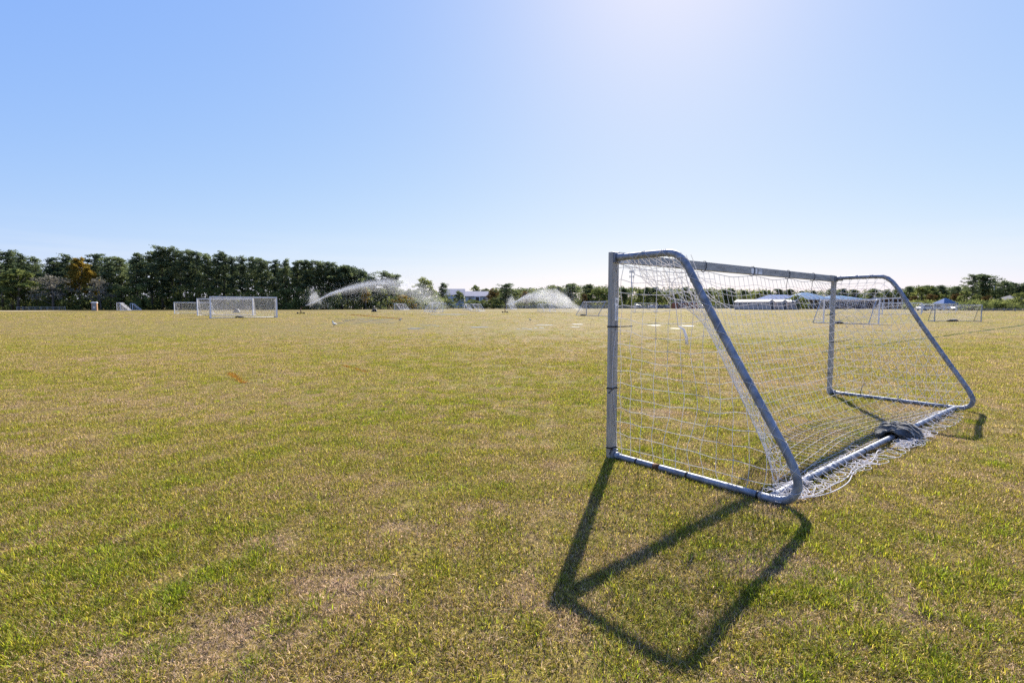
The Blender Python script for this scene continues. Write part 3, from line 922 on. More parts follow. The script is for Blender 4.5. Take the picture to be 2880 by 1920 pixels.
# ------------------------------------------------------------------ puddles
def puddle_material():
    m, n, l = new_mat('standing_water')
    out = n.new('ShaderNodeOutputMaterial'); p = n.new('ShaderNodeBsdfPrincipled')
    p.inputs['Base Color'].default_value = (0.10, 0.085, 0.05, 1)
    p.inputs['Roughness'].default_value = 0.3; p.inputs['IOR'].default_value = 1.33
    nz = n.new('ShaderNodeTexNoise'); nz.inputs['Scale'].default_value = 6
    g = n.new('ShaderNodeNewGeometry'); l.new(g.outputs['Position'], nz.inputs['Vector'])
    b = n.new('ShaderNodeBump'); b.inputs['Strength'].default_value = 0.4; l.new(nz.outputs[0], b.inputs['Height']); l.new(b.outputs[0], p.inputs['Normal'])
    l.new(p.outputs[0], out.inputs[0]); return m
WATER = puddle_material()
def puddle(px0, px1, py, tall, label, bits=1, seed=0):
    """irregular sheet of water; bits > 1 breaks it into patches joined in one object"""
    rg = np.random.default_rng(seed)
    mb = MB(); y_mid = gpt((px0 + px1) / 2, py).y
    for k in range(bits):
        a = px0 + (px1 - px0) * k / bits; b = px0 + (px1 - px0) * (k + 1) / bits
        pyk = py + (rg.uniform(-tall, tall) * 0.8 if bits > 1 else 0)
        c = gpt((a + b) / 2, pyk)
        rx = abs(at(b, c.y).x - at(a, c.y).x) / 2 * rg.uniform(0.7, 1.05); ry = max(0.25, abs(gpt(px0, pyk - tall / 2).y - gpt(px0, pyk + tall / 2).y) / 2)
        if bits > 1: ry *= rg.uniform(0.25, 0.6)
        n_ = 40; V = [(c.x, c.y, gz(c.y) + 0.012)]
        for i in range(n_):
            t = 2 * math.pi * i / n_
            q = 1 + 0.55 * mnoise.noise(Vector((math.cos(t) * 1.7, math.sin(t) * 1.7, seed + k * 3.1))) + 0.3 * mnoise.noise(Vector((math.cos(t) * 5, math.sin(t) * 5, seed + k)))
            y = c.y + ry * q * math.sin(t)
            V.append((c.x + rx * q * math.cos(t), y, gz(y) + 0.012))
        mb.add(V, [(0, i + 1, (i + 1) % n_ + 1) for i in range(n_)])
    tag(mb.build('puddle', WATER), label, 'puddle', 'puddles on the wet turf')
for q in PUDDLES: puddle(*q)

# ------------------------------------------------------------------ other goals on the field
def far_goal(p1, p2, back, h=1.98, dtop=0.65, dbot=1.75, cell=0.14, r=0.005, tube=0.035, post=0.09, mat=WHITE_STEEL, mat_side=None, label='', bag=None, flat=False, net_mat=None, side_only=False):
    """goal between the ground points p1 and p2; back = +1/-1 side on which the net hangs"""
    a, b = np.array(p1), np.array(p2)
    u = (b - a) * [1, 1, 0]; W_ = np.linalg.norm(u); u /= W_
    bk = np.array([u[1], -u[0], 0]) * back
    t = empty('soccer_goal', tuple(a))
    tag(t, label, 'soccer goal', 'goals across the field')
    z0 = lambda p: np.array([p[0], p[1], gz(p[1])])
    for q in (a, b):
        MB().box(q + EZ * h / 2, (post, post, h), (u, bk, EZ)).build('post', mat, t, world=True)
    MB().box((a + b) / 2 + EZ * (h - post / 2), (W_ - post - 0.002, post - 0.004, post - 0.002), (u, bk, EZ)).build('crossbar', mat, t, world=True)
    prof = [(0.05, h - 0.06), (dtop * 0.8, h - 0.06), (dtop, h - 0.10), (dtop + 0.1, h - 0.26), (dbot - 0.1, 0.22), (dbot, 0.10), (dbot - 0.05, 0.045), (0.05, 0.04)]
    if flat: prof = [(0.05, h - 0.06), (dtop, h - 0.10), (dbot - 0.05, 0.1), (dbot, 0.05), (0.05, 0.04)]
    for q in (a, b):
        MB().tube([q + bk * x + EZ * z for x, z in prof], tube, 6).build('side_frame', mat_side or mat, t, world=True)
    MB().tube([a + bk * dbot + EZ * 0.05, b + bk * dbot + EZ * 0.05], tube, 6).build('rear_bar', mat_side or mat, t, world=True)
    mb = MB()
    path = np.array([x for x in prof[:-1]])
    dd = np.concatenate([[0], np.cumsum(np.linalg.norm(np.diff(path, axis=0), axis=1))])
    def on(s):
        return np.interp(s, dd, path[:, 0]), np.interp(s, dd, path[:, 1])
    ns, nw = max(3, int(dd[-1] / cell)), max(4, int(W_ / cell))
    def pt(w, s):
        x, z = on(s); sg = math.sin(math.pi * w) ** 0.7 * math.sin(math.pi * min(1, s / dd[-1]))
        return a + u * (w * W_) + bk * (x - 0.22 * sg) + EZ * max(0.04, z - 0.20 * sg) + (b - a) * [0, 0, 1] * w
    for i in range(ns + 1):
        mb.tube([pt(w, dd[-1] * i / ns) for w in np.linspace(0, 1, 11)], r, 3, cap=False)
    for j in range(nw + 1):
        mb.tube([pt(j / nw, s) for s in np.linspace(0, dd[-1], 8)], r, 3, cap=False)
    for q in (a, b):
        for z in np.arange(0.1, h - 0.1, cell):
            xs = path[:, 0]; i0 = int(np.argmax(xs)); bx = float(np.interp(z, path[:i0 + 1][::-1, 1], path[:i0 + 1][::-1, 0]))
            mb.tube([q + bk * 0.03 + EZ * z, q + bk * bx * 0.5 + EZ * (z - 0.03), q + bk * bx + EZ * z], r, 3, cap=False)
        for x in np.arange(cell, dbot, cell):
            i0 = int(np.argmax(path[:, 0])); bz = float(np.interp(x, path[:i0 + 1, 0], path[:i0 + 1, 1]))
            mb.tube([q + bk * x + EZ * 0.05, q + bk * x + EZ * bz], r, 3, cap=False)
    mb.build('net', net_mat or NET_FAR, t, world=True)
    if bag:
        c = a + (b - a) * bag + bk * dbot
        bo = MB()
        pr = [(0.02, 0.0), (0.30, 0.02), (0.34, 0.09), (0.25, 0.18), (0.10, 0.22), (0.01, 0.225)]
        bo.lathe(pr, (0, 0, 0), 10)
        me = bo.mesh('sand_bag', BAG)
        for v in me.vertices: v.co.x *= 1.5 * (1 + 0.25 * mnoise.noise(v.co * 5)); v.co.z *= 1 + 0.3 * mnoise.noise(v.co * 7)
        s = place('sand_bag', me, None, tuple(c), math.atan2(u[1], u[0]))
        tag(s, 'black sand bag on the rear bar of the ' + bag_name, 'sand bag', 'sand bags on far goals')
    return t

bag_name = 'big white goal at far left'
far_goal(at(593, 57.5), at(779, 61.5), -1, h=2.44, dtop=0.5, dbot=1.3, cell=0.125, r=0.0065, post=0.13, tube=0.04, label='big white goal nearest at left, its net against the dark wood', bag=0.45, flat=True, mat_side=WHITE_STEEL)
far_goal(at(556, 72), at(712, 73.5), -1, h=2.40, dtop=0.5, dbot=1.5, cell=0.14, r=0.0065, post=0.13, tube=0.04, label='second big white goal, partly behind the front one at left', flat=True)
far_goal(at(491, 87), at(592, 88), -1, h=1.95, dtop=0.6, dbot=1.6, cell=0.16, r=0.006, post=0.10, label='lower white goal peeking out left of the two big ones')
far_goal(at(329, 137), at(339, 131.5), -1, h=2.1, dtop=0.7, dbot=2.3, cell=0.16, r=0.010, post=0.13, label='white goal seen side-on just right of the portable toilet')
far_goal(at(367, 149), at(373, 144), -1, h=1.9, dtop=0.5, dbot=2.1, cell=0.16, r=0.010, post=0.13, label='smaller side-on white goal, second right of the portable toilet')
far_goal(at(937, 188), at(952, 193), 1, h=1.9, dtop=0.7, dbot=2.1, cell=0.22, r=0.009, tube=0.05, post=0.11, label='distant goal below the first jet of water, by the wood edge')
far_goal(at(1047, 178), at(1071, 182), -1, h=1.9, dtop=0.7, dbot=2.1, cell=0.22, r=0.009, tube=0.05, post=0.11, label='distant goal just behind the dark hose reel under the spray')
far_goal(at(1109, 150), at(1134, 155), 1, h=1.85, dtop=0.7, dbot=2.0, cell=0.22, r=0.008, tube=0.045, post=0.10, label='distant goal right of the hose reel, its back to the right')
far_goal(at(1155, 168), at(1173, 171), -1, h=1.85, dtop=0.7, dbot=1.9, cell=0.22, r=0.009, tube=0.05, post=0.09, label='faint distant goal inside the falling spray, left of the silver one')
far_goal(at(1216, 112), at(1246, 108), 1, h=2.0, dtop=0.65, dbot=2.0, cell=0.2, r=0.007, tube=0.04, post=0.08, label='silver goal with sloping back standing by the pale sheet of water')
far_goal(at(1302, 152), at(1312, 157), 1, h=1.8, dtop=0.6, dbot=1.9, cell=0.22, r=0.008, tube=0.045, post=0.09, label='small distant goal in front of the houses, left of a pair')
far_goal(at(1322, 115), at(1345, 119), 1, h=1.75, dtop=0.6, dbot=1.7, cell=0.22, r=0.006, tube=0.035, post=0.07, label='pale goal in front of the houses, right of a pair')
far_goal(at(1424, 160), at(1440, 164), 1, h=1.8, dtop=0.6, dbot=1.8, cell=0.25, r=0.008, tube=0.045, post=0.09, label='distant goal directly behind the second sprinkler')
far_goal(at(1513, 112), at(1546, 115), 1, h=1.75, dtop=0.6, dbot=1.7, cell=0.22, r=0.006, tube=0.035, post=0.07, label='goal half hidden in the second sprinkler\'s mist')
bag_name = 'grey-tubed goal left of the near post'
far_goal(at(1649, 72.5), at(1712, 68.3), 1, h=2.0, dtop=0.6, dbot=1.8, cell=0.14, r=0.005, tube=0.035, post=0.09, mat=GREY_STEEL, label='grey-tubed goal seen from behind, just left of the near goal post', bag=0.35)
far_goal(at(1786, 99), at(1848, 99.5), -1, h=1.85, dtop=0.5, dbot=1.4, cell=0.18, r=0.004, tube=0.03, post=0.07, label='thin distant goal seen through the near goal\'s side net')
bag_name = 'goal seen through the big net'
far_goal(at(2316, 44), at(2471, 40.6), 1, h=1.98, dtop=0.6, dbot=1.75, cell=0.14, r=0.0038, tube=0.032, post=0.085, mat=WHITE_STEEL, mat_side=GREY_STEEL, label='grey and white goal seen through the near goal, right of its far post', bag=0.45)
far_goal(at(2481, 79), at(2591, 80), -1, h=1.85, dtop=0.6, dbot=1.6, cell=0.18, r=0.004, tube=0.035, post=0.10, label='white goal in front of the brick wing, crossed by the near goal\'s far tube')
far_goal(at(2594, 96), at(2688, 98), -1, h=1.75, dtop=0.5, dbot=1.4, cell=0.2, r=0.004, tube=0.035, post=0.09, label='pale goal in front of the parked cars and blue pavilion')
bag_name = 'rightmost goal'
far_goal(at(2628, 46.5), at(2759, 46), -1, h=1.55, dtop=0.3, dbot=0.9, cell=0.13, r=0.0042, tube=0.025, post=0.06, mat=GREY_STEEL, label='low grey goal farthest to the right on the open field', bag=0.55, flat=True)

# ------------------------------------------------------------------ irrigation
DARK_METAL = pbr('dark_rusty_metal', (0.055, 0.04, 0.033), 0.7, 0.3, 0.3, 6)
RUBBER = pbr('black_rubber', (0.02, 0.02, 0.02), 0.8, 0, 0.2, 10)
RED_PAINT = pbr('faded_red_paint', (0.16, 0.05, 0.035), 0.6, 0.1, 0.2, 6)
REEL_GREY = pbr('dark_grey_reel', (0.07, 0.08, 0.09), 0.6, 0.2, 0.2, 5)
def wheel(mbname, c, r, w, axis, parent):
    c = np.array(c); ax = np.array(axis)
    MB().tube([c - ax * w / 2, c + ax * w / 2], r, 14).build(mbname, RUBBER, parent, world=True)
def sprinkler(p, h, half, label, barrel):
    p = np.array(p)
    t = empty('sprinkler', tuple(p)); tag(t, label, 'sprinkler', 'irrigation sprinklers')
    X = np.array([1.0, 0, 0])
    MB().tube([p - X * half + EZ * 0.12, p + X * half + EZ * 0.12], 0.045, 8).build('axle', DARK_METAL, t, world=True)
    for s in (-1, 1):
        wheel('wheel', p + X * half * s + EZ * 0.13, 0.13, 0.10, (0, 1, 0), t)
    Yv = np.array([0, 1.0, 0])
    MB().tube([p - Yv * 0.4 + EZ * 0.06, p + Yv * 0.4 + EZ * 0.06], 0.04, 8).build('skid', DARK_METAL, t, world=True)
    MB().tube([p + EZ * 0.1, p + EZ * h * 0.5, p + EZ * h], [0.07, 0.055, 0.05], 10).build('riser', RED_PAINT, t, world=True)
    MB().tube([p + EZ * 0.12 + X * half * 0.5, p + EZ * h * 0.55], 0.03, 6).build('brace', DARK_METAL, t, world=True)
    d = np.array(barrel, float); d /= np.linalg.norm(d)
    q = p + EZ * h
    MB().tube([q - d * 0.15, q + d * 0.35, q + d * 0.9], [0.07, 0.06, 0.035], 10).build('gun_barrel', DARK_METAL, t, world=True)
    MB().tube([q + EZ * 0.12 - d * 0.1, q + EZ * 0.18 + d * 0.45, q + EZ * 0.05 + d * 0.8], 0.018, 6).build('swing_arm', DARK_METAL, t, world=True)
    return q + d * 0.9
s1 = at(846, 87); s2 = at(1420, 99)
n1 = sprinkler(s1, 1.0, 0.55, 'rusty wheeled sprinkler gun throwing a long jet, left of centre', (0.9, 0.0, 0.44))
n2 = sprinkler(s2, 1.05, 0.45, 'dark sprinkler gun throwing mist, in front of the houses', (0.86, 0.05, 0.5))

def droplets(name, P, size, mat, label, extra=None):
    n = len(P)
    base = np.array([[1, 1, 1], [1, -1, -1], [-1, 1, -1], [-1, -1, 1]], float) / 1.7
    q = rng.normal(size=(n, 4)); q /= np.linalg.norm(q, axis=1, keepdims=True)
    w, x, y, z = q.T
    M = np.stack([np.stack([1 - 2 * (y * y + z * z), 2 * (x * y - z * w), 2 * (x * z + y * w)], -1), np.stack([2 * (x * y + z * w), 1 - 2 * (x * x + z * z), 2 * (y * z - x * w)], -1), np.stack([2 * (x * z - y * w), 2 * (y * z + x * w), 1 - 2 * (x * x + y * y)], -1)], 1)
    V = P[:, None, :] + np.einsum('nij,kj->nki', M, base) * np.asarray(size)[:, None, None]
    F = (np.arange(n)[:, None, None] * 4 + np.array([[0, 1, 2], [0, 3, 1], [0, 2, 3], [1, 3, 2]])[None]).reshape(-1, 3)
    V = V.reshape(-1, 3)
    if extra is not None:
        F = F.tolist() + [tuple(i + len(V) for i in f) for f in extra.f]
        V = V.tolist() + extra.v
    else:
        V, F = V.tolist(), F.tolist()
    me = bpy.data.meshes.new(name); me.from_pydata(V, [], F); me.materials.append(mat)
    o = place(name, me)
    tag(o, label, 'water spray', None, 'stuff')
SPRAY = thin_mat('water_droplets', (0.93, 0.94, 0.96), 0.6)

def jet_path(n, dirx, diry, up, T, drag=0.0):
    t = np.linspace(0, T, 60)
    x = dirx * (1 - np.exp(-drag * t)) / drag if drag else dirx * t
    z = up * t - 4.4 * t * t
    return t, np.stack([n[0] + x, n[1] + diry * t, n[2] + z], 1)

def spray(nozzle, keys, mist, name, label, seed, jet_r, gain):
    """keys: (photo column, row, half-thickness m, droplets) along the jet; mist: (column, row, rx, rz, droplets)"""
    y = nozzle[1]; P, S = [], []
    K = np.array([(at(k[0], y).x, zat(k[1], y)) for k in keys])
    pts = [np.array([nozzle[0], y, nozzle[2]])] + [np.array([k[0], y, k[1]]) for k in K]
    path = smooth_path(pts, 8)
    th = np.interp(np.linspace(0, 1, len(path)), np.linspace(0, 1, len(keys) + 1), [0.03] + [k[2] for k in keys])
    den = np.interp(np.linspace(0, 1, len(path)), np.linspace(0, 1, len(keys) + 1), [60] + [k[3] for k in keys])
    for i in range(len(path) - 1):
        m = int(den[i] * 2.6)
        t = rng.random((m, 1)); c = path[i] * (1 - t) + path[i + 1] * t
        off = rng.normal(0, 1, (m, 3)) * th[i] * [0.6, 1.0, 0.75]
        off[:, 2] -= np.abs(rng.normal(0, 1, m)) * th[i] * 0.9
        P.append(c + off); S.append(rng.uniform(0.010, 0.022, m))
    for (cx, cy, rx, rz, m) in mist:
        c = np.array([at(cx, y).x, y, zat(cy, y)])
        m = int(m * gain)
        o = rng.normal(0, 1, (m, 3)) * [rx, max(rx * 0.5, 0.6), rz]
        nzv = np.array([mnoise.noise(Vector(tuple(q * 0.8 + seed))) for q in o])
        o = o[nzv > -0.25]
        q = c + o
        q = q[q[:, 2] > gz(y) + 0.05]
        P.append(q); S.append(rng.uniform(0.008, 0.019, len(q)))
    ex = MB(); ex.tube(path[:18], np.linspace(0.035, jet_r, 18), 6)
    droplets(name, np.concatenate(P), np.concatenate(S), SPRAY, label, ex)
spray(n1, [(880, 851, 0.05, 60), (918, 832, 0.10, 130), (940, 822, 0.16, 260), (985, 808, 0.26, 300), (1030, 797, 0.34, 320), (1075, 791, 0.40, 260), (1110, 791, 0.5, 200), (1150, 800, 0.8, 180), (1190, 822, 1.2, 180), (1220, 850, 1.3, 120)],
      [(882, 836, 0.75, 0.75, 3200), (905, 852, 1.1, 0.7, 1500), (985, 828, 2.2, 1.0, 2600), (1060, 815, 2.8, 1.2, 3800), (1130, 820, 2.6, 1.7, 4200), (1195, 838, 2.2, 1.5, 4200), (1235, 862, 2.0, 1.0, 2200), (1120, 872, 6.0, 0.35, 1500)],
      'water_spray', 'long arching jet of white water blown to the right of the first sprinkler', 1, 0.06, 1.1)
spray(n2, [(1442, 852, 0.06, 50), (1470, 838, 0.25, 120), (1490, 830, 0.4, 130), (1515, 825, 0.7, 120), (1545, 826, 1.0, 110), (1575, 838, 1.2, 90), (1600, 855, 1.0, 80)],
      [(1438, 847, 0.5, 0.65, 2600), (1445, 857, 0.7, 0.5, 1200), (1490, 848, 1.4, 1.0, 3200), (1530, 836, 1.5, 1.2, 6500), (1562, 838, 1.5, 1.3, 6500), (1590, 852, 1.4, 1.1, 4200), (1600, 872, 2.6, 0.45, 2600), (1640, 876, 2.2, 0.3, 700)],
      'water_spray', 'white cloud of mist drifting right of the second sprinkler', 5, 0.07, 1.6)

def mist_mat(name, dens):
    m, n, l = new_mat(name)
    out = n.new('ShaderNodeOutputMaterial'); v = n.new('ShaderNodeVolumePrincipled')
    v.inputs['Color'].default_value = (0.97, 0.98, 1.0, 1); v.inputs['Density'].default_value = dens; v.inputs['Anisotropy'].default_value = 0.35
    l.new(v.outputs[0], out.inputs['Volume']); return m
def mist(y, keys, dens, label, seed):
    """drifting plume: closed soft-edged body of fine mist along (column, row, half width, half height)"""
    P = smooth_path([(at(k[0], y).x, y, zat(k[1], y)) for k in keys], 5)
    q = np.linspace(0, len(keys) - 1, len(P))
    rw = np.interp(q, range(len(keys)), [k[2] for k in keys]); rh = np.interp(q, range(len(keys)), [k[3] for k in keys])
    V, F, k_ = [], [], 16
    for i, p in enumerate(P):
        for j in range(k_):
            t = 2 * math.pi * j / k_
            w = 1 + 0.55 * mnoise.noise(Vector((p[0] * 0.55 + seed, math.cos(t) * 1.3, math.sin(t) * 1.3))) + 0.25 * mnoise.noise(Vector((p[0] * 1.6, math.cos(t) * 3, math.sin(t) * 3 + seed)))
            V.append((p[0] + 0.25 * rh[i] * mnoise.noise(Vector((j * 0.7, i * 0.4, seed))), p[1] + rw[i] * w * math.cos(t), max(gz(y) + 0.05, p[2] + rh[i] * w * math.sin(t))))
    for i in range(len(P) - 1):
        for j in range(k_): F.append((i * k_ + j, i * k_ + (j + 1) % k_, (i + 1) * k_ + (j + 1) % k_, (i + 1) * k_ + j))
    F += [tuple(range(k_ - 1, -1, -1)), tuple((len(P) - 1) * k_ + j for j in range(k_))]
    mb = MB(); mb.add(V, F, True)
    tag(mb.build('water_mist', mist_mat('fine_mist', dens)), label, 'mist', None, 'stuff')
mist(99, [(1427, 862, 0.05, 0.05), (1460, 846, 0.4, 0.45), (1495, 836, 0.9, 1.0), (1530, 833, 1.4, 1.35), (1565, 838, 1.6, 1.5), (1595, 850, 1.5, 1.2), (1622, 864, 1.0, 0.6), (1640, 870, 0.3, 0.2)], 0.14, 'soft white mist plume of the second sprinkler', 3.0)
mist(99.5, [(1424, 857, 0.1, 0.1), (1432, 848, 0.55, 0.7), (1442, 846, 0.6, 0.75), (1452, 853, 0.2, 0.2)], 0.20, 'small puff of mist right at the second sprinkler', 8.0)
mist(87, [(868, 858, 0.1, 0.1), (876, 842, 0.8, 0.9), (890, 838, 0.8, 0.95), (905, 850, 0.3, 0.4)], 0.17, 'small puff of mist beside the first jet', 5.0)
mist(87.5, [(925, 830, 0.15, 0.15), (985, 818, 0.7, 0.7), (1050, 806, 1.1, 1.0), (1110, 806, 1.5, 1.3), (1165, 818, 1.7, 1.6), (1210, 838, 1.7, 1.6), (1245, 858, 1.3, 0.9), (1265, 866, 0.4, 0.3)], 0.035, 'thin veil of mist falling from the first jet', 11.0)

def reel(p, s, label):
    p = np.array(p); X = np.array([1.0, 0, 0]); Yv = np.array([0, 1.0, 0])
    t = empty('hose_reel', tuple(p)); tag(t, label, 'hose reel', 'irrigation hose reels')
    MB().tube([p + EZ * 0.42 * s - Yv * 0.3 * s, p + EZ * 0.42 * s + Yv * 0.3 * s], 0.34 * s, 20).build('drum', REEL_GREY, t, world=True)
    for k in (-1, 1):
        MB().tube([p + EZ * 0.42 * s + Yv * 0.31 * s * k, p + EZ * 0.42 * s + Yv * 0.35 * s * k], 0.42 * s, 20).build('drum_flange', DARK_METAL, t, world=True)
        wheel('wheel', p + EZ * 0.16 * s + X * 0.45 * s * k - Yv * 0.3 * s, 0.16 * s, 0.12 * s, (0, 1, 0), t)
    MB().box(p + EZ * 0.1 * s + X * 0.1 * s, (1.2 * s, 0.5 * s, 0.07 * s)).build('chassis', DARK_METAL, t, world=True)
    MB().prism([p + X * 0.15 * s + EZ * 0.5 * s - Yv * 0.2 * s, p + X * 0.5 * s + EZ * 0.2 * s - Yv * 0.2 * s, p + X * 0.6 * s + EZ * 0.2 * s - Yv * 0.2 * s, p + X * 0.3 * s + EZ * 0.75 * s - Yv * 0.2 * s], (0, 0, 0), (0, 0.4 * s, 0)).build('gear_box', REEL_GREY, t, world=True)
    MB().tube([p + X * 0.6 * s + EZ * 0.12 * s, p + X * 1.0 * s + EZ * 0.05 * s, p + X * 1.6 * s + EZ * 0.03 * s], 0.03, 6).build('hose', RUBBER, t, world=True)
reel(at(666, 96), 0.95, 'dark grey hose reel seen through the big white goals')
reel(at(1053, 110), 0.95, 'dark hose reel on the open turf between the sprinklers')

# ------------------------------------------------------------------ gulls
FEATHER_W = pbr('white_feathers', (0.78, 0.78, 0.76), 0.8, 0, 0.05, 20)
FEATHER_G = pbr('grey_feathers', (0.30, 0.31, 0.33), 0.8, 0, 0.1, 20)
FEATHER_B = pbr('black_feathers', (0.03, 0.03, 0.03), 0.8, 0, 0.1, 20)
BEAK = pbr('yellow_beak', (0.55, 0.34, 0.05), 0.5)
def gull(p, rz, s, label, wing, tilt=0.0):
    t = empty('gull', tuple(p), rz); t.scale = (s, s, s); tag(t, label, 'bird', 'gulls on the turf')
    spine = [(-0.20, 0.135), (-0.13, 0.15), (-0.05, 0.17), (0.04, 0.195), (0.09, 0.235), (0.105, 0.275), (0.11, 0.305), (0.125, 0.335), (0.15, 0.345), (0.172, 0.335)]
    rad = [0.012, 0.045, 0.075, 0.078, 0.062, 0.043, 0.036, 0.043, 0.036, 0.014]
    MB().tube([(x, 0, z) for x, z in spine], rad, 12).build('body', FEATHER_W, t)
    for k in (-1, 1):
        m = MB(); m.tube([(0.06, 0.07 * k, 0.20), (-0.02, 0.078 * k, 0.185), (-0.12, 0.06 * k, 0.165), (-0.25, 0.03 * k, 0.145)], [0.02, 0.05, 0.04, 0.006], 8)
        m.build('wing', wing, t)
        MB().tube([(0.0, 0.025 * k, 0.13), (0.01, 0.025 * k, 0.06), (0.0, 0.025 * k, 0.008), (0.04, 0.03 * k, 0.004)], 0.006, 6).build('leg', BEAK, t)
    MB().tube([(0.165, 0, 0.335), (0.20, 0, 0.330), (0.222, 0, 0.322)], [0.012, 0.009, 0.003], 6).build('beak', BEAK, t)
    return t
gull(gpt(940, 919), R(250), 1.1, 'upright white gull standing at the near edge of the broad puddle', FEATHER_W)
gull(gpt(1126, 904), R(-35), 0.85, 'grey-winged gull at the right end of the broad puddle', FEATHER_G)
gull(gpt(1491, 904), R(250), 0.85, 'black and white gull alone on the turf below the mist', FEATHER_B)

# ------------------------------------------------------------------ trees
PINE = leafy('pine_needles', (0.045, 0.070, 0.045), (0.22, 0.26, 0.11), 0.5)
LEAF = leafy('broad_leaves', (0.065, 0.095, 0.036), (0.27, 0.29, 0.085), 0.5)
LEAF_GOLD = leafy('golden_leaves', (0.16, 0.12, 0.020), (0.36, 0.24, 0.045), 0.5)
LEAF_BROWN = leafy('russet_leaves', (0.09, 0.065, 0.030), (0.22, 0.15, 0.06), 0.45)
LEAF_GREY = leafy('grey_twigs', (0.14, 0.13, 0.10), (0.30, 0.28, 0.22), 0.4)
TRUNK_D = pbr('grey_bark', (0.13, 0.115, 0.10), 0.9, 0, 0.25, 3, 0, 40, (2, 2, 0.4))

def clump_tris(rg, centers, radii, per, size, tone_mu=0.45, tone_sd=0.30):
    """leaf-sized triangles spread through ellipsoidal clumps"""
    C = np.repeat(np.array(centers, float), per, axis=0)
    Rr = np.repeat(np.array(radii, float), per, axis=0)
    n = len(C)
    d = rg.normal(size=(n, 3)); d /= np.linalg.norm(d, axis=1, keepdims=True)
    d *= rg.random((n, 1)) ** 0.45
    c = C + d * Rr
    a = rg.normal(size=(n, 3)); a /= np.linalg.norm(a, axis=1, keepdims=True)
    b = rg.normal(size=(n, 3)); b -= a * (a * b).sum(1, keepdims=True); b /= np.linalg.norm(b, axis=1, keepdims=True)
    sz = size * rg.uniform(0.55, 1.25, (n, 1))
    V = np.stack([c + a * sz * 0.6, c - a * sz * 0.4 + b * sz * 0.42, c - a * sz * 0.4 - b * sz * 0.42], 1).reshape(-1, 3)
    tone = np.repeat(np.clip(rg.normal(tone_mu, tone_sd, len(centers)), 0, 1), per) + rg.normal(0, 0.12, n)
    return V, np.arange(n * 3).reshape(-1, 3), np.clip(tone, 0, 1)

def crown_mesh(name, parts, mat):
    V = np.concatenate([p[0] for p in parts]); off = np.cumsum([0] + [len(p[0]) for p in parts[:-1]])
    F = np.concatenate([p[1] + o for p, o in zip(parts, off)]); T = np.concatenate([p[2] for p in parts])
    me = bpy.data.meshes.new(name); me.from_pydata(V.tolist(), [], F.tolist())
    face_attr(me, 'tone', T); me.materials.append(mat); return me

def pine_tree(seed, h=18.0, start=0.34, wide=2.7, dens=1.0):
    rg = np.random.default_rng(seed); mb = MB()
    tp = [(0, 0, -0.2)]
    for k in range(1, 9): tp.append((rg.normal(0, 0.10) * k * 0.35, rg.normal(0, 0.10) * k * 0.35, h * 0.97 * k / 8))
    tp = np.array(tp); mb.tube(tp, np.linspace(0.24, 0.04, 9), 7)
    cs, rs = [], []
    lop = rg.uniform(0, 6.28)
    nb = int(50 * dens)
    for i in range(nb):
        t = (i + rg.random()) / nb; z = h * (start + (0.97 - start) * t)
        prof = math.sin(math.pi * (0.16 + 0.76 * t)) ** 0.7
        L = wide * prof * rg.uniform(0.3, 1.25) * (1 + 0.35 * math.cos(i * 2.4 - lop)); az = i * 2.4 + rg.normal(0, 0.4)
        b0 = np.array([np.interp(z, tp[:, 2], tp[:, k]) for k in range(3)])
        e1 = b0 + np.array([math.cos(az) * L, math.sin(az) * L, L * rg.uniform(0.05, 0.45)])
        mb.tube([b0, (b0 + e1) / 2 - [0, 0, 0.06], e1], [0.055, 0.04, 0.02], 4)
        cs.append(e1); q = rg.uniform(0.55, 1.3); rs.append((0.95 * q, 0.95 * q, 0.62 * q))
        if L > 0.8:
            cs.append((b0 + e1) / 2 + [0, 0, 0.15]); rs.append((0.75, 0.75, 0.5))
        if i % 3 == 0:
            cs.append(b0 + (e1 - b0) * 0.75 + rg.normal(0, 0.45, 3)); rs.append((0.6, 0.6, 0.45))
    cs.append(tp[-1] + [0, 0, 0.1]); rs.append((0.7, 0.7, 0.55))
    for k in range(7):
        z = h * rg.uniform(0.15, start + 0.05); az = rg.uniform(0, 6.28); L = rg.uniform(0.6, 1.6)
        mb.tube([(0, 0, z), (math.cos(az) * L, math.sin(az) * L, z + 0.2)], [0.04, 0.012], 4)
    return crown_mesh('crown', [clump_tris(rg, cs, rs, 44, 0.34)], PINE), mb.mesh('trunk', BARK)

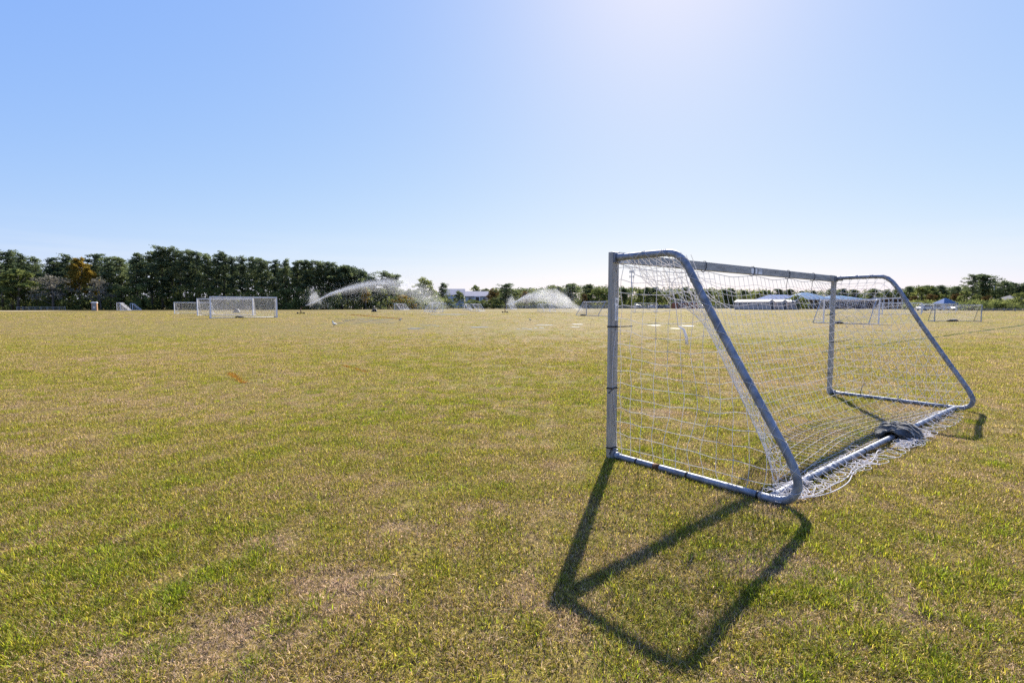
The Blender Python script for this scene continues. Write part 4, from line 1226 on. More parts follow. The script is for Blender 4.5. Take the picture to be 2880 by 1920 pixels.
def broad_tree(seed, mat, h=10.0, wide=3.4, start=0.25, per=32, n=110, leaf=0.36):
    rg = np.random.default_rng(seed); mb = MB()
    lean = rg.normal(0, 0.3, 2)
    mb.tube([(0, 0, -0.2), (lean[0] * 0.3, lean[1] * 0.3, h * 0.25), (lean[0], lean[1], h * 0.6), (lean[0] * 1.2, lean[1] * 1.2, h * 0.85)], [0.20, 0.15, 0.09, 0.03], 7)
    cs, rs = [], []
    lobes = []
    for k in range(9):
        az = k * 2.4 + rg.normal(0, 0.3); t = (k + 0.5) / 9
        z = h * (start + 0.12 + (0.80 - start) * t); rr = wide * math.sin(math.pi * (0.25 + 0.62 * t)) * 0.62 * rg.uniform(0.7, 1.15)
        lobes.append(np.array([math.cos(az) * rr + lean[0] * t, math.sin(az) * rr + lean[1] * t, z]))
        mb.tube([(lean[0] * t * 0.8, lean[1] * t * 0.8, max(h * 0.15, z - h * 0.22)), lobes[-1]], [0.08, 0.02], 5)
    lobes.append(np.array([lean[0], lean[1], h * 0.90]))
    for i in range(n):
        L = lobes[rg.integers(len(lobes))]
        d = rg.normal(size=3); d /= np.linalg.norm(d); d *= rg.random() ** 0.4
        cs.append(L + d * [wide * 0.42, wide * 0.42, h * 0.125]); q = wide * 0.2
        rs.append((q * rg.uniform(0.6, 1.3), q * rg.uniform(0.6, 1.3), q * 0.7 * rg.uniform(0.6, 1.3)))
    return crown_mesh('crown', [clump_tris(rg, cs, rs, per, leaf)], mat), mb.mesh('trunk', TRUNK_D)

def bush_mesh(seed, mat, h=3.0, wide=1.9, n=46, per=26, leaf=0.24):
    rg = np.random.default_rng(seed); mb = MB(); cs, rs = [], []
    for i in range(n):
        az = rg.uniform(0, 6.28); t = rg.random(); rr = wide * math.sqrt(rg.random()) * math.sqrt(max(0.05, 1 - t ** 2)); z = h * (0.1 + 0.82 * t)
        cs.append((math.cos(az) * rr, math.sin(az) * rr, z)); rs.append((0.42, 0.42, 0.34))
    for k in range(6):
        az = k * 1.05; mb.tube([(0, 0, -0.1), (math.cos(az) * wide * 0.4, math.sin(az) * wide * 0.4, h * 0.7)], [0.05, 0.015], 5)
    return crown_mesh('crown', [clump_tris(rg, cs, rs, per, leaf)], mat), mb.mesh('trunk', TRUNK_D)

PINES = [pine_tree(500 + k, 18.0, (0.16, 0.30, 0.40, 0.20, 0.46, 0.26, 0.34, 0.12)[k], (2.9, 2.4, 3.4, 2.6, 3.0, 2.2, 2.8, 3.2)[k], (1.2, 0.9, 0.9, 1.3, 0.8, 1.0, 0.85, 1.35)[k]) for k in range(8)]
PINES_S = [pine_tree(520 + k, 12.0, (0.28, 0.36, 0.22)[k], (2.6, 2.4, 3.0)[k], 1.05) for k in range(3)]
BROAD = [broad_tree(540 + k, LEAF, 10.0, (3.3, 2.8, 3.8, 3.0)[k]) for k in range(4)]
GOLD = [broad_tree(560 + k, LEAF_GOLD, 10.0, 2.6) for k in range(2)]
BROWN = [broad_tree(570 + k, LEAF_BROWN, 10.0, 3.2) for k in range(2)]
GREYT = [broad_tree(580, LEAF_GREY, 8.0, 3.4, 0.2, 24, 70, 0.24)]
BUSH = [bush_mesh(590 + k, LEAF, 3.0, (1.9, 2.3, 1.6)[k]) for k in range(3)]
BUSH_Y = [bush_mesh(600 + k, LEAF_GOLD, 3.0, 1.9) for k in range(2)]
KIND = {'P': (PINES, 18.0, 'pine_tree', 'tree'), 'p': (PINES_S, 12.0, 'pine_tree', 'tree'), 'B': (BROAD, 10.0, 'broadleaf_tree', 'tree'), 'G': (GOLD, 10.0, 'broadleaf_tree', 'tree'),
        'W': (BROWN, 10.0, 'broadleaf_tree', 'tree'), 'T': (GREYT, 8.0, 'bare_tree', 'tree'), 'b': (BUSH, 3.0, 'bush', 'bush'), 'y': (BUSH_Y, 3.0, 'bush', 'bush')}
def plant(kind, px, top, y, label, group, fat=1.0, pick=None):
    lst, h0, nm, cat = KIND[kind]
    crown, trunk = lst[(pick if pick is not None else random.randrange(len(lst))) % len(lst)]
    p = at(px, y); h = zat(top, y) - p.z; s = h / (h0 * 1.0)
    t = empty(nm, p, random.uniform(0, 6.28)); t.scale = (s * fat, s * fat, s)
    tag(t, label, cat, group)
    place('crown', crown, t); place('trunk', trunk, t)
    return t

WOOD = 'trees along the left wood'
left = [
 ('P', 8, 704, 150, 'tall pine cut off by the left edge of the picture', 1.2), ('P', 36, 702, 152, 'rounded pine beside the left picture edge, second tree in', 1.1),
 ('P', 68, 713, 156, 'pine sloping down from the leftmost tall pines', 1.1), ('B', 52, 758, 146, 'broad tree with yellowish top low at far left', 1.5),
 ('P', 104, 721, 160, 'pine with small bare-looking top left of the pale grey tree', 1.0), ('P', 155, 724, 158, 'dark pine standing behind the pale grey tree', 1.15),
 ('T', 150, 776, 146, 'pale grey half-bare tree in front of the dark pines at left', 1.3), ('P', 198, 716, 160, 'pine just left of the golden tree', 1.0),
 ('G', 226, 726, 154, 'tall golden-yellow tree above the portable toilet', 0.8), ('G', 262, 752, 152, 'lower orange-tinged tree right of the golden one', 0.7), ('P', 270, 714, 162, 'pine rising right behind the golden tree', 1.1),
 ('T', 285, 783, 148, 'small greyish bare tree above the side-on goals', 0.9), ('P', 312, 721, 160, 'wide dark pine above the side-on white goals', 1.2), ('P', 345, 724, 161, 'pine right of the wide dark one above the side-on goals', 1.0),
 ('P', 388, 710, 160, 'spiky-topped pine left of the tallest group', 1.0), ('P', 428, 706, 162, 'pine on the left shoulder of the tallest group', 0.9), ('P', 458, 693, 162, 'tallest pine of the whole wood', 0.85),
 ('P', 487, 695, 163, 'second tallest pine, right next to the tallest', 0.9), ('P', 510, 703, 163, 'pine with a brownish top right of the two tallest', 0.8), ('P', 535, 701, 163, 'bushy pine above the left end of the second big goal', 0.85),
 ('P', 556, 706, 163, 'pine above the left post of the second big goal', 0.8), ('P', 588, 712, 163, 'pine above the left post of the front big goal', 0.85), ('P', 611, 713, 164, 'round pine above the left part of the front goal net', 0.8),
 ('P', 634, 707, 164, 'pine with a thin pointed leader above the front goal', 0.7), ('P', 657, 720, 164, 'lower pine right of the pointed one', 0.8), ('P', 684, 719, 165, 'pine above the middle of the front goal', 0.85), ('P', 712, 722, 165, 'pine above the right post of the second big goal', 0.8),
 ('P', 737, 726, 165, 'pine with open top left of the front goal\'s right post', 0.8), ('P', 757, 734, 166, 'shorter pine in the dip above the front goal\'s right end', 0.8), ('P', 782, 731, 166, 'pine straight above the front goal\'s right post', 0.8),
 ('P', 806, 729, 166, 'pine right of the front goal, before the sprinkler', 0.8), ('P', 838, 732, 167, 'pine directly above the first sprinkler', 0.85), ('P', 862, 730, 168, 'pine just right of the one above the first sprinkler', 0.8), ('P', 884, 731, 168, 'pine above the mist by the first jet', 0.8),
 ('P', 904, 735, 170, 'pine left of the twin round pines over the jet', 0.75), ('P', 921, 736, 170, 'left one of the twin round pines over the jet', 0.75), ('P', 938, 737, 171, 'right one of the twin round pines over the jet', 0.75),
 ('p', 962, 749, 172, 'open-crowned pine on the falling right end of the wood', 1.1), ('p', 978, 750, 173, 'pine with see-through crown over the rising jet', 1.0), ('p', 994, 755, 174, 'thin-crowned pine near the right end of the wood', 1.1),
 ('p', 1025, 763, 176, 'round-topped pine standing apart left of the sky gap', 0.8), ('p', 1043, 778, 177, 'small dark pine at the edge of the sky gap', 0.8),
 ('p', 1088, 766, 182, 'lone pine with ragged crown above the jet\'s peak', 0.95), ('p', 1110, 773, 184, 'ragged pine right of the lone one, leaning right', 0.8),
 ('B', 1030, 808, 170, 'olive tree below the jet, at the wood\'s right foot', 1.1), ('G', 1028, 810, 166, 'small yellow tree behind the jet', 0.7), ('B', 1075, 812, 172, 'grey-green tree in the spray, right of the yellow one', 1.1), ('B', 1110, 805, 176, 'rounded tree behind the falling spray', 1.2),
 ('y', 1135, 828, 168, 'yellowish bush in the falling spray', 1.3), ('B', 1150, 812, 178, 'leafy tree between the ragged pine and the round oak', 1.1),
]
for k, px, top, y, lb, fat in left: plant(k, px, top, y, lb, WOOD, fat * (random.uniform(1.1, 1.7) if k in 'Pp' else 1.15))
MIDG = 'trees beyond the far side of the field'
mid = [
 ('B', 1192, 781, 185, 'big rounded dark tree left of the houses', 1.0), ('p', 1247, 796, 195, 'thin ragged tree at the left end of the houses', 0.7), ('b', 1222, 836, 176, 'bush at the left foot of the houses', 1.4), ('b', 1258, 838, 178, 'broad green bush in front of the left house', 1.6),
 ('B', 1290, 818, 190, 'dark bushy tree between the two houses', 0.9), ('B', 1336, 803, 262, 'round tree rising behind the right house roof', 1.0), ('B', 1366, 812, 268, 'low far tree behind the right end of the house roof', 1.3),
 ('W', 1384, 814, 196, 'russet-topped tree right of the houses', 1.2), ('b', 1330, 842, 186, 'low hedge-like bush under the house windows', 1.8), ('b', 1356, 842, 186, 'low bush under the porch of the right house', 1.6), ('b', 1388, 840, 186, 'bush below the russet tree', 1.7),
 ('p', 1424, 799, 192, 'tall tree straight behind the second sprinkler', 1.3), ('B', 1448, 816, 196, 'tree just right of the second sprinkler', 1.0), ('W', 1476, 820, 205, 'low reddish tree behind the rising mist', 1.0), ('B', 1500, 824, 205, 'low tree behind the middle of the mist', 1.1),
 ('B', 1552, 803, 205, 'tree with thin top left above the mist cloud', 0.8), ('B', 1572, 806, 207, 'tree behind the crest of the mist cloud', 1.0), ('p', 1604, 798, 212, 'tallest pine above the mist cloud', 1.3), ('p', 1655, 800, 214, 'pine with a rounded head left of the near post', 1.2), ('W', 1642, 826, 204, 'reddish shrub-like tree low behind the grey-tubed goal', 0.8),
 ('B', 1680, 811, 206, 'leafy green tree just left of the near goal post', 1.4), ('B', 1700, 812, 210, 'tree half hidden by the near goal post', 1.1),
 ('p', 1755, 810, 212, 'dark tree just right of the near post, left of the mast', 1.2), ('B', 1772, 834, 200, 'small light-green tree below the mast', 0.8), ('B', 1800, 818, 206, 'tree right of the mast, seen through the side net', 1.1), ('p', 1820, 808, 216, 'left head of a twin pine in the side net', 1.0), ('p', 1840, 808, 216, 'right head of a twin pine in the side net', 1.0),
 ('B', 1850, 820, 206, 'full green tree below the twin pine', 1.2), ('B', 1880, 818, 208, 'tree in the middle of the side net', 1.1), ('p', 1926, 808, 214, 'dark pine left of the near goal\'s sloping tube', 1.3), ('B', 1902, 818, 208, 'green tree above the left end of the low red building', 1.0), ('B', 1952, 818, 208, 'green tree above the right end of the low red building', 1.2),
 ('p', 1990, 815, 214, 'pine crossed by the near goal\'s sloping tube', 1.2), ('p', 2040, 814, 216, 'pine right of the sloping tube, above the first classroom hut', 1.1), ('p', 2058, 813, 218, 'taller pine above the left hut roof', 1.1), ('B', 2020, 832, 205, 'low tree left of the huts', 1.2),
 ('B', 2092, 830, 206, 'broad low tree behind the left hut', 1.3), ('p', 2092, 817, 222, 'small pine head above the left hut\'s middle', 1.0), ('B', 2130, 820, 210, 'olive tree behind the middle of the huts', 1.2), ('p', 2150, 818, 224, 'open pine left of the blue roofs', 0.9), ('p', 2166, 822, 224, 'thin pine touching the left end of the blue roof', 0.8),
 ('p', 2190, 813, 226, 'flat-headed pine above the left blue roof', 1.2), ('p', 2219, 814, 226, 'pine above the gap between the blue roofs', 1.2), ('b', 2240, 829, 158, 'dark bush-like tree in front of the blue roofs', 1.5), ('p', 2256, 819, 228, 'small pine head over the middle blue roof', 0.9), ('p', 2286, 817, 228, 'small pine over the long blue roof', 0.9),
 ('p', 2338, 812, 226, 'pine just left of the near goal\'s far post', 1.2), ('p', 2370, 812, 226, 'pine just right of the near goal\'s far post', 1.1), ('p', 2402, 815, 228, 'round pine above the right end of the blue roofs', 1.2), ('p', 2455, 812, 226, 'pine above the white flat canopy', 1.3), ('p', 2490, 815, 228, 'pine with open crown over the brick wing', 1.1),
 ('p', 2520, 813, 224, 'pine touching the bend of the far side tube', 1.1), ('W', 2505, 834, 190, 'russet bush-like tree left of the far tube', 0.9),
 ('p', 2556, 806, 216, 'dark pine right of the far side tube', 1.2), ('B', 2590, 808, 206, 'light green tree above the parked silver car', 1.4), ('p', 2602, 803, 222, 'pine behind the light green tree', 1.1), ('B', 2620, 804, 212, 'rounded tree left of the blue pavilion', 1.2), ('p', 2645, 803, 220, 'flat-topped pine above the blue pavilion', 1.2), ('p', 2686, 806, 220, 'bluish pine right of the pavilion roof', 1.2),
 ('W', 2572, 832, 170, 'brownish tree behind the leftmost parked car', 1.1), ('W', 2612, 828, 172, 'large russet tree left of the pavilion', 1.2), ('B', 2655, 828, 172, 'green tree directly behind the pavilion', 1.1), ('W', 2690, 826, 170, 'golden-brown tree right of the pavilion', 1.2),
 ('P', 2732, 771, 158, 'big dense pine, the tallest tree at right', 1.15), ('p', 2764, 772, 160, 'open airy pine right beside the big dense one', 1.25), ('B', 2712, 818, 154, 'green tree at the left foot of the big right pine', 1.1), ('B', 2746, 828, 150, 'leafy tree at the right foot of the big right pine', 1.1),
 ('W', 2775, 832, 146, 'yellow-brown tree below the light pole', 1.1), ('B', 2802, 816, 156, 'mid-green tree right of the light pole', 0.9), ('p', 2820, 791, 200, 'tall thin pine left of the grey house', 1.2), ('p', 2847, 795, 202, 'thin pine above the grey house', 1.2), ('p', 2882, 795, 200, 'pine cut by the right picture edge', 1.3),
 ('B', 2868, 822, 138, 'large dark shrub-like tree at the right edge', 1.1), ('b', 2770, 852, 130, 'round bush behind the rightmost goal\'s post', 1.4), ('b', 2800, 848, 134, 'dark bush left of the right rail fence', 1.6), ('b', 2836, 846, 132, 'dark bush behind the right rail fence', 1.6), ('b', 2740, 850, 136, 'low bush left of the round one by the rightmost goal', 1.5),
]
for k, px, top, y, lb, fat in mid: plant(k, px, top, y, lb, MIDG, fat * (1.25 if k == 'p' else 1.1), 7 if k == 'P' else None)

# woods and undergrowth that read as one mass behind the single trees
def mass(name, cols, mat, label, per, size, seed, n_per=1.0):
    rg = np.random.default_rng(seed); cs, rs = [], []
    for px0, px1, y0, y1, top0, top1, n, rad in cols:
        for i in range(int(n * n_per)):
            px = rg.uniform(px0, px1); y = rg.uniform(y0, y1); p = at(px, y)
            tp = zat(top0 + (top1 - top0) * (px - px0) / (px1 - px0), y) - p.z
            z = tp * rg.random() ** 0.8 if rg.random() < 0.72 else min(tp, 3.2) * rg.random()
            cs.append((p.x, p.y, p.z + max(0.4, z))); rs.append((rad * rg.uniform(0.7, 1.3), rad, rad * 0.7 * rg.uniform(0.7, 1.3)))
    me = crown_mesh(name, [clump_tris(rg, cs, rs, per, size)], mat)
    tag(place(name, me), label, 'wood', None, 'stuff')
mass('wood', [(-160, 60, 158, 176, 738, 738, 360, 1.6), (60, 380, 164, 182, 750, 744, 680, 1.6), (380, 640, 168, 184, 734, 738, 680, 1.6), (640, 960, 170, 188, 748, 762, 700, 1.6), (960, 1060, 176, 196, 796, 806, 140, 1.5), (1060, 1250, 186, 210, 816, 828, 260, 1.5)],
     PINE, 'dark interior of the left wood behind its front trees', 26, 0.75, 900)
mass('undergrowth', [(-160, 420, 148, 158, 800, 806, 420, 1.1), (420, 960, 158, 166, 806, 815, 480, 1.1), (960, 1250, 166, 178, 830, 838, 260, 1.1)], LEAF, 'shrubby undergrowth along the foot of the left wood', 24, 0.42, 901)
mass('wood', [(1385, 1540, 222, 250, 814, 814, 600, 1.6), (1540, 1760, 222, 250, 804, 808, 640, 1.6), (1240, 1400, 250, 268, 822, 822, 220, 1.6), (1760, 2160, 222, 250, 811, 817, 1000, 1.6), (2160, 2560, 236, 262, 821, 817, 620, 1.6), (2560, 2960, 226, 250, 807, 812, 860, 1.6)], LEAF, 'far tree belt behind the school and houses', 26, 0.6, 902)
mass('undergrowth', [(1380, 1760, 204, 214, 842, 842, 300, 1.1), (1740, 2080, 212, 218, 840, 842, 260, 1.1), (2690, 2960, 134, 146, 846, 842, 260, 1.0), (2540, 2700, 150, 160, 846, 846, 110, 1.0)], LEAF, 'hedge-like undergrowth below the far tree belt', 24, 0.34, 903)

# ------------------------------------------------------------------ buildings
SIDING = pbr('grey_blue_siding', (0.45, 0.50, 0.56), 0.8, 0, 0.08, 2, 0, 40, (0.2, 0.2, 6))
ROOF_GREY = pbr('grey_shingles', (0.42, 0.39, 0.40), 0.9, 0, 0.15, 3)
TRIM = pbr('white_trim', (0.75, 0.75, 0.75), 0.6, 0, 0.04, 2)
GLASS = pbr('dark_window_glass', (0.03, 0.035, 0.045), 0.1, 0, 0.1, 2)
BLUE_ROOF = pbr('blue_metal_roof', (0.006, 0.075, 0.25), 0.8, 0.0, 0.08, 1.5, spec=0.15)
BLUE_ROOF_L = pbr('weathered_blue_metal_roof', (0.03, 0.14, 0.29), 0.8, 0.0, 0.08, 1.5, spec=0.15)
BRICK = pbr('brown_brick', (0.16, 0.11, 0.09), 0.9, 0, 0.15, 2)
TAN_WALL = pbr('tan_hut_wall', (0.52, 0.46, 0.42), 0.85, 0, 0.06, 2)
CREAM_ROOF = pbr('cream_metal_roof', (0.50, 0.46, 0.42), 0.7, 0, 0.06, 2)
ORANGE = pbr('orange_brick', (0.40, 0.15, 0.08), 0.85, 0, 0.12, 2)

def gable_roof(mb, c, L, Wd, z, rise, ov=0.4, t=0.18):
    """ridge along local x"""
    x0, x1 = -L / 2 - ov, L / 2 + ov; y0, y1 = -Wd / 2 - ov, Wd / 2 + ov
    dz = rise * ov / (Wd / 2)
    poly = [(x0, y0, z - dz), (x0, 0, z + rise), (x0, y1, z - dz), (x0, y1, z - dz + t), (x0, 0, z + rise + t), (x0, y0, z - dz + t)]
    mb.add([(p[0], p[1], p[2]) for p in poly] + [(x1, p[1], p[2]) for p in poly],
           [(0, 1, 7, 6), (1, 2, 8, 7), (2, 3, 9, 8), (3, 4, 10, 9), (4, 5, 11, 10), (5, 0, 6, 11), (0, 5, 4, 1), (1, 4, 3, 2), (6, 7, 10, 11), (7, 8, 9, 10)])
def hip_roof(mb, L, Wd, z, rise, ov=0.6, hip=None):
    h = Wd / 2 if hip is None else hip
    a, b = L / 2 + ov, Wd / 2 + ov
    rl = max(0.05, L / 2 - h)
    mb.add([(-a, -b, z), (a, -b, z), (a, b, z), (-a, b, z), (-rl, 0, z + rise), (rl, 0, z + rise)],
           [(0, 1, 5, 4), (1, 2, 5), (2, 3, 4, 5), (3, 0, 4), (3, 2, 1, 0)])
def window(parent, c, w, h, axis=0, pane=GLASS):
    """window proud of a wall face; axis 0: faces -y, 1: faces +x, -1: faces -x"""
    t = MB()
    d = {0: (w, 0.08, h), 1: (0.08, w, h), -1: (0.08, w, h)}[axis]
    t.box(c, d); f = t.build('window', TRIM, parent)
    n = {0: (0, -0.045, 0), 1: (0.045, 0, 0), -1: (-0.045, 0, 0)}[axis]
    g = MB()
    for k in (-1, 1):
        cc = np.array(c) + np.array(n) + (np.array([0, 0, 1.0]) * k * h * 0.235)
        g.box(cc, {0: (w * 0.82, 0.02, h * 0.42), 1: (0.02, w * 0.82, h * 0.42), -1: (0.02, w * 0.82, h * 0.42)}[axis])
    g.build('pane', pane, f)
def gable_wall(mb, L, Wd, z, rise):
    poly = [(-L / 2, -Wd / 2, 0), (-L / 2, Wd / 2, 0), (-L / 2, Wd / 2, z), (-L / 2, 0, z + rise), (-L / 2, -Wd / 2, z)]
    mb.prism(poly, (0, 0, 0), (L, 0, 0))

def house(px, y, L, Wd, z, rise, rz, label, wins, porch=None, wall=SIDING, hip=False, roof=None):
    t = empty('house', at(px, y), rz); tag(t, label, 'house', 'houses behind the trees')
    m = MB()
    if hip: m.box((0, 0, z / 2), (L, Wd, z))
    else: gable_wall(m, L, Wd, z, rise)
    m.build('wall', wall, t)
    m = MB(); (hip_roof(m, L, Wd, z + 0.02, rise) if hip else gable_roof(m, None, L, Wd, z + 0.02, rise)); m.build('roof', roof or ROOF_GREY, t)
    for (x, zc, w, h) in wins: window(t, (x, -Wd / 2 - 0.03, zc), w, h)
    if porch:
        x0, w = porch
        MB().box((x0, -Wd / 2 - 0.7, z - 0.25), (w + 0.4, 1.4, 0.2)).build('balcony_roof', TRIM, t)
        MB().box((x0, -Wd / 2 - 0.7, z * 0.5), (w + 0.4, 1.4, 0.2)).build('balcony_floor', TRIM, t)
        for k in (-1, 1): MB().box((x0 + k * w / 2, -Wd / 2 - 1.3, z / 2 - 0.2), (0.28, 0.28, z - 0.4)).build('porch_column', TRIM, t)
        MB().box((x0, -Wd / 2 - 0.04, z * 0.74), (w * 0.8, 0.06, z * 0.34)).build('balcony_door', GLASS, t)
        MB().box((x0, -Wd / 2 - 0.04, z * 0.26), (w * 0.8, 0.06, z * 0.36)).build('door', GLASS, t)
    return t
house(1276, 232, 9.5, 9, 5.8, 2.6, R(4), 'left grey-blue house with pale grey roof behind the bushes', [(-2.8, 4.5, 1.2, 1.4), (2.6, 4.5, 1.2, 1.4)])
house(1342, 228, 9.4, 8, 5.2, 2.0, R(-3), 'right grey-blue house with white-columned balcony', [(-2.6, 3.9, 1.7, 1.5), (3.6, 3.9, 1.4, 1.4)], (0.7, 1.9))
house(2838, 188, 5.2, 6, 3.2, 1.7, R(10), 'grey house with hip roof among the trees at far right', [(-1.2, 2.0, 1.0, 1.2), (1.2, 2.0, 1.0, 1.2)], None, pbr('dull_grey_siding', (0.20, 0.21, 0.24), 0.85, 0, 0.08, 2), True, pbr('dull_grey_shingles', (0.13, 0.125, 0.13), 0.9, 0, 0.12, 3))

def hut(px, y, L, rz, label):
    """portable classroom: ridge along its length, door in the gable"""
    t = empty('classroom_hut', at(px, y), rz); tag(t, label, 'hut', 'portable classroom huts')
    Wd, z, rise = 3.6, 2.35, 0.62
    m = MB(); gable_wall(m, L, Wd, z, rise); m.build('wall', TAN_WALL, t)
    m = MB(); gable_roof(m, None, L, Wd, z + 0.01, rise, 0.15, 0.10); m.build('roof', CREAM_ROOF, t)
    d = MB().box((L / 2 + 0.03, 0.5, 1.05), (0.06, 1.0, 2.1)).build('door', GLASS, t)
    MB().box((L / 2 + 0.07, 0.15, 1.0), (0.03, 0.08, 0.16)).build('handle', TRIM, d)
    window(t, (L / 2 + 0.02, -0.9, 1.5), 0.9, 1.0, 1)
    for x in np.arange(-L / 2 + 1.6, L / 2 - 0.5, 2.8): window(t, (x, -Wd / 2 - 0.02, 1.5), 0.7, 1.0)
    MB().box((0, 0, 0.10), (L - 0.1, Wd + 0.06, 0.2)).build('skirting', BRICK, t)
hut(2120, 157, 10.3, R(-50), 'leftmost cream-roofed classroom hut with long side in view')
hut(2156, 158.6, 10.3, R(-50), 'middle cream-roofed classroom hut, gable toward the field')
hut(2192, 160.2, 10.3, R(-50), 'rightmost cream-roofed classroom hut, gable toward the field')

t = empty('school_building', at(2330, 186)); tag(t, 'long brown brick school building with blue metal roofs', 'school')
def sx(px, y=180): return at(px, y).x - t.location.x
def school_block(px0, px1, dy, depth, z, name='wall'):
    x0, x1 = sx(px0), sx(px1)
    MB().box(((x0 + x1) / 2, dy, z / 2), (x1 - x0, depth, z)).build(name, BRICK, t)
    return x0, x1
x0, x1 = school_block(2160, 2450, 0, 12, 3.3)
x2, x3 = school_block(2448, 2548, -3.01, 10, 3.55, 'wing_wall')
def roof_part(px0, px1, dy, depth, z, rise, mat, hip=None):
    a, b = sx(px0), sx(px1)
    m = MB(); hip_roof(m, b - a, depth, 0, rise, 0.3, hip)
    o = m.build('blue_roof', mat, t, ((a + b) / 2, dy, z))
    # standing seams on the slope that faces the field
    nse = max(3, int((b - a) / 1.6)); L2 = (b - a) / 2; hp = depth / 2 if hip is None else hip
    for k in range(nse):
        x = -L2 + (k + 0.5) * (b - a) / nse
        top = max(0.05, min(1.0, (L2 - abs(x)) / max(hp, 0.1)))
        s = MB(); s.tube([(x, -depth / 2 - 0.3, 0.04), (x, (-depth / 2) * (1 - top), rise * top + 0.04)], 0.05, 4)
        s.build('roof_seam', mat, o)
roof_part(2172, 2256, 1.0, 11, 3.42, 1.65, BLUE_ROOF, 2.0)
roof_part(2250, 2348, 2.0, 13, 3.45, 2.45, BLUE_ROOF_L, 5.0)
roof_part(2330, 2440, 1.0, 11, 3.43, 1.35, BLUE_ROOF_L, 5.0)
for a, b, z, d in ((2256, 2345, 3.30, -7.2), (2446, 2522, 3.62, -8.6)):
    xa, xb = sx(a), sx(b)
    MB().box(((xa + xb) / 2, d, z), (xb - xa, 2.2, 0.34)).build('canopy', TRIM, t)
    for k in range(6):
        x = xa + (xb - xa) * (k + 0.5) / 6
        MB().box((x, d - 0.9, (z - 0.17) / 2), (0.18, 0.18, z - 0.18)).build('canopy_post', TRIM, t)
for px in range(2265, 2445, 15): window(t, (sx(px), -6.03, 1.75), 1.1, 1.3)
for px in (2465, 2492, 2530): window(t, (sx(px), -8.04, 1.75), 1.1, 1.3)

t = empty('low_building', at(1925, 196)); tag(t, 'low orange-brick building with pale flat roof seen through the side net', 'building')
MB().box((0, 0, 1.1), (8.2, 5, 2.2)).build('wall', ORANGE, t)
MB().box((0.3, -0.4, 2.33), (9.2, 6.4, 0.22)).build('roof', TRIM, t)
for x in (-2.8, -0.9, 2.6): window(t, (x, -2.53, 1.2), 1.0, 1.0)
d = MB().box((1.0, -2.53, 1.0), (0.95, 0.06, 2.0)).build('door', GLASS, t)

# blue pavilion
t = empty('pavilion', at(2657, 137)); tag(t, 'open pavilion with a blue striped pyramid roof among the trees', 'pavilion')
rf = MB(); hw, zz, rise = 2.05, 1.75, 1.45
rf.add([(-hw, -hw, zz), (hw, -hw, zz), (hw, hw, zz), (-hw, hw, zz), (-0.25, 0, zz + rise), (0.25, 0, zz + rise)], [(0, 1, 5, 4), (1, 2, 5), (2, 3, 4, 5), (3, 0, 4), (3, 2, 1, 0)])
ro = rf.build('roof', BLUE_ROOF, t)
SEAM = pbr('pale_blue_seam', (0.14, 0.26, 0.38), 0.8, 0.0, 0.05, 2, spec=0.15)
for k in range(9):
    x = -hw + (k + 0.5) * 2 * hw / 9; top = min(1, (hw - abs(x)) / (hw - 0.25))
    a, b = np.array([x, -hw, zz + 0.03]), np.array([x, -hw * (1 - top), zz + rise * top + 0.03])
    MB().add([a - [0.08, 0, 0], a + [0.08, 0, 0], b + [0.08, 0, 0], b - [0.08, 0, 0], a - [0.08, 0, -0.05], a + [0.08, 0, 0.05], b + [0.08, 0, 0.05], b - [0.08, 0, -0.05]],
             [(3, 2, 1, 0), (4, 5, 6, 7), (0, 1, 5, 4), (1, 2, 6, 5), (2, 3, 7, 6), (3, 0, 4, 7)]).build('roof_seam', SEAM, ro)
for sx_ in (-1, 1):
    for sy_ in (-1, 1): MB().box((sx_ * 1.75, sy_ * 1.75, zz / 2 - 0.01), (0.16, 0.16, zz - 0.03)).build('post', TRIM, t)

# portable toilet
TOILET = pbr('tan_plastic', (0.40, 0.22, 0.11), 0.6, 0, 0.08, 2)
TOILET_D = pbr('grey_plastic_door', (0.27, 0.27, 0.26), 0.6, 0, 0.08, 2)
t = empty('portable_toilet', at(266.5, 129), R(28)); tag(t, 'brown portable toilet with white domed roof in front of the wood', 'portable toilet')
m = MB(); m.box((0, 0, 0.98), (1.12, 1.12, 1.92)); b = m.build('cabin', TOILET, t)
bv = b.modifiers.new('bevel', 'BEVEL'); bv.width = 0.08; bv.segments = 2
d = MB().box((0, -0.575, 0.98), (0.86, 0.05, 1.72)).build('door', TOILET_D, t)
MB().box((0.32, -0.61, 1.0), (0.08, 0.03, 0.18)).build('handle', TRIM, d)
MB().box((0, -0.607, 0.85), (0.3, 0.01, 0.4)).build('door_sign', TRIM, d)
m = MB(); prof = [(1.28, 0.0), (1.28, 0.07), (1.1, 0.17), (0.7, 0.22)]
V = []
for w, z in prof: V += [(-w / 2, -w / 2, 1.945 + z), (w / 2, -w / 2, 1.945 + z), (w / 2, w / 2, 1.945 + z), (-w / 2, w / 2, 1.945 + z)]
F = [(k * 4 + i, k * 4 + (i + 1) % 4, k * 4 + 4 + (i + 1) % 4, k * 4 + 4 + i) for k in range(3) for i in range(4)] + [(3, 2, 1, 0), (12, 13, 14, 15)]
m.add(V, F); m.build('roof', TRIM, t)
MB().tube([(0.4, 0.4, 2.0), (0.4, 0.4, 2.35)], 0.05, 8).build('vent_pipe', TOILET_D, t)
MB().box((0, 0, 0.02), (1.2, 1.2, 0.06)).build('base', TOILET_D, t)

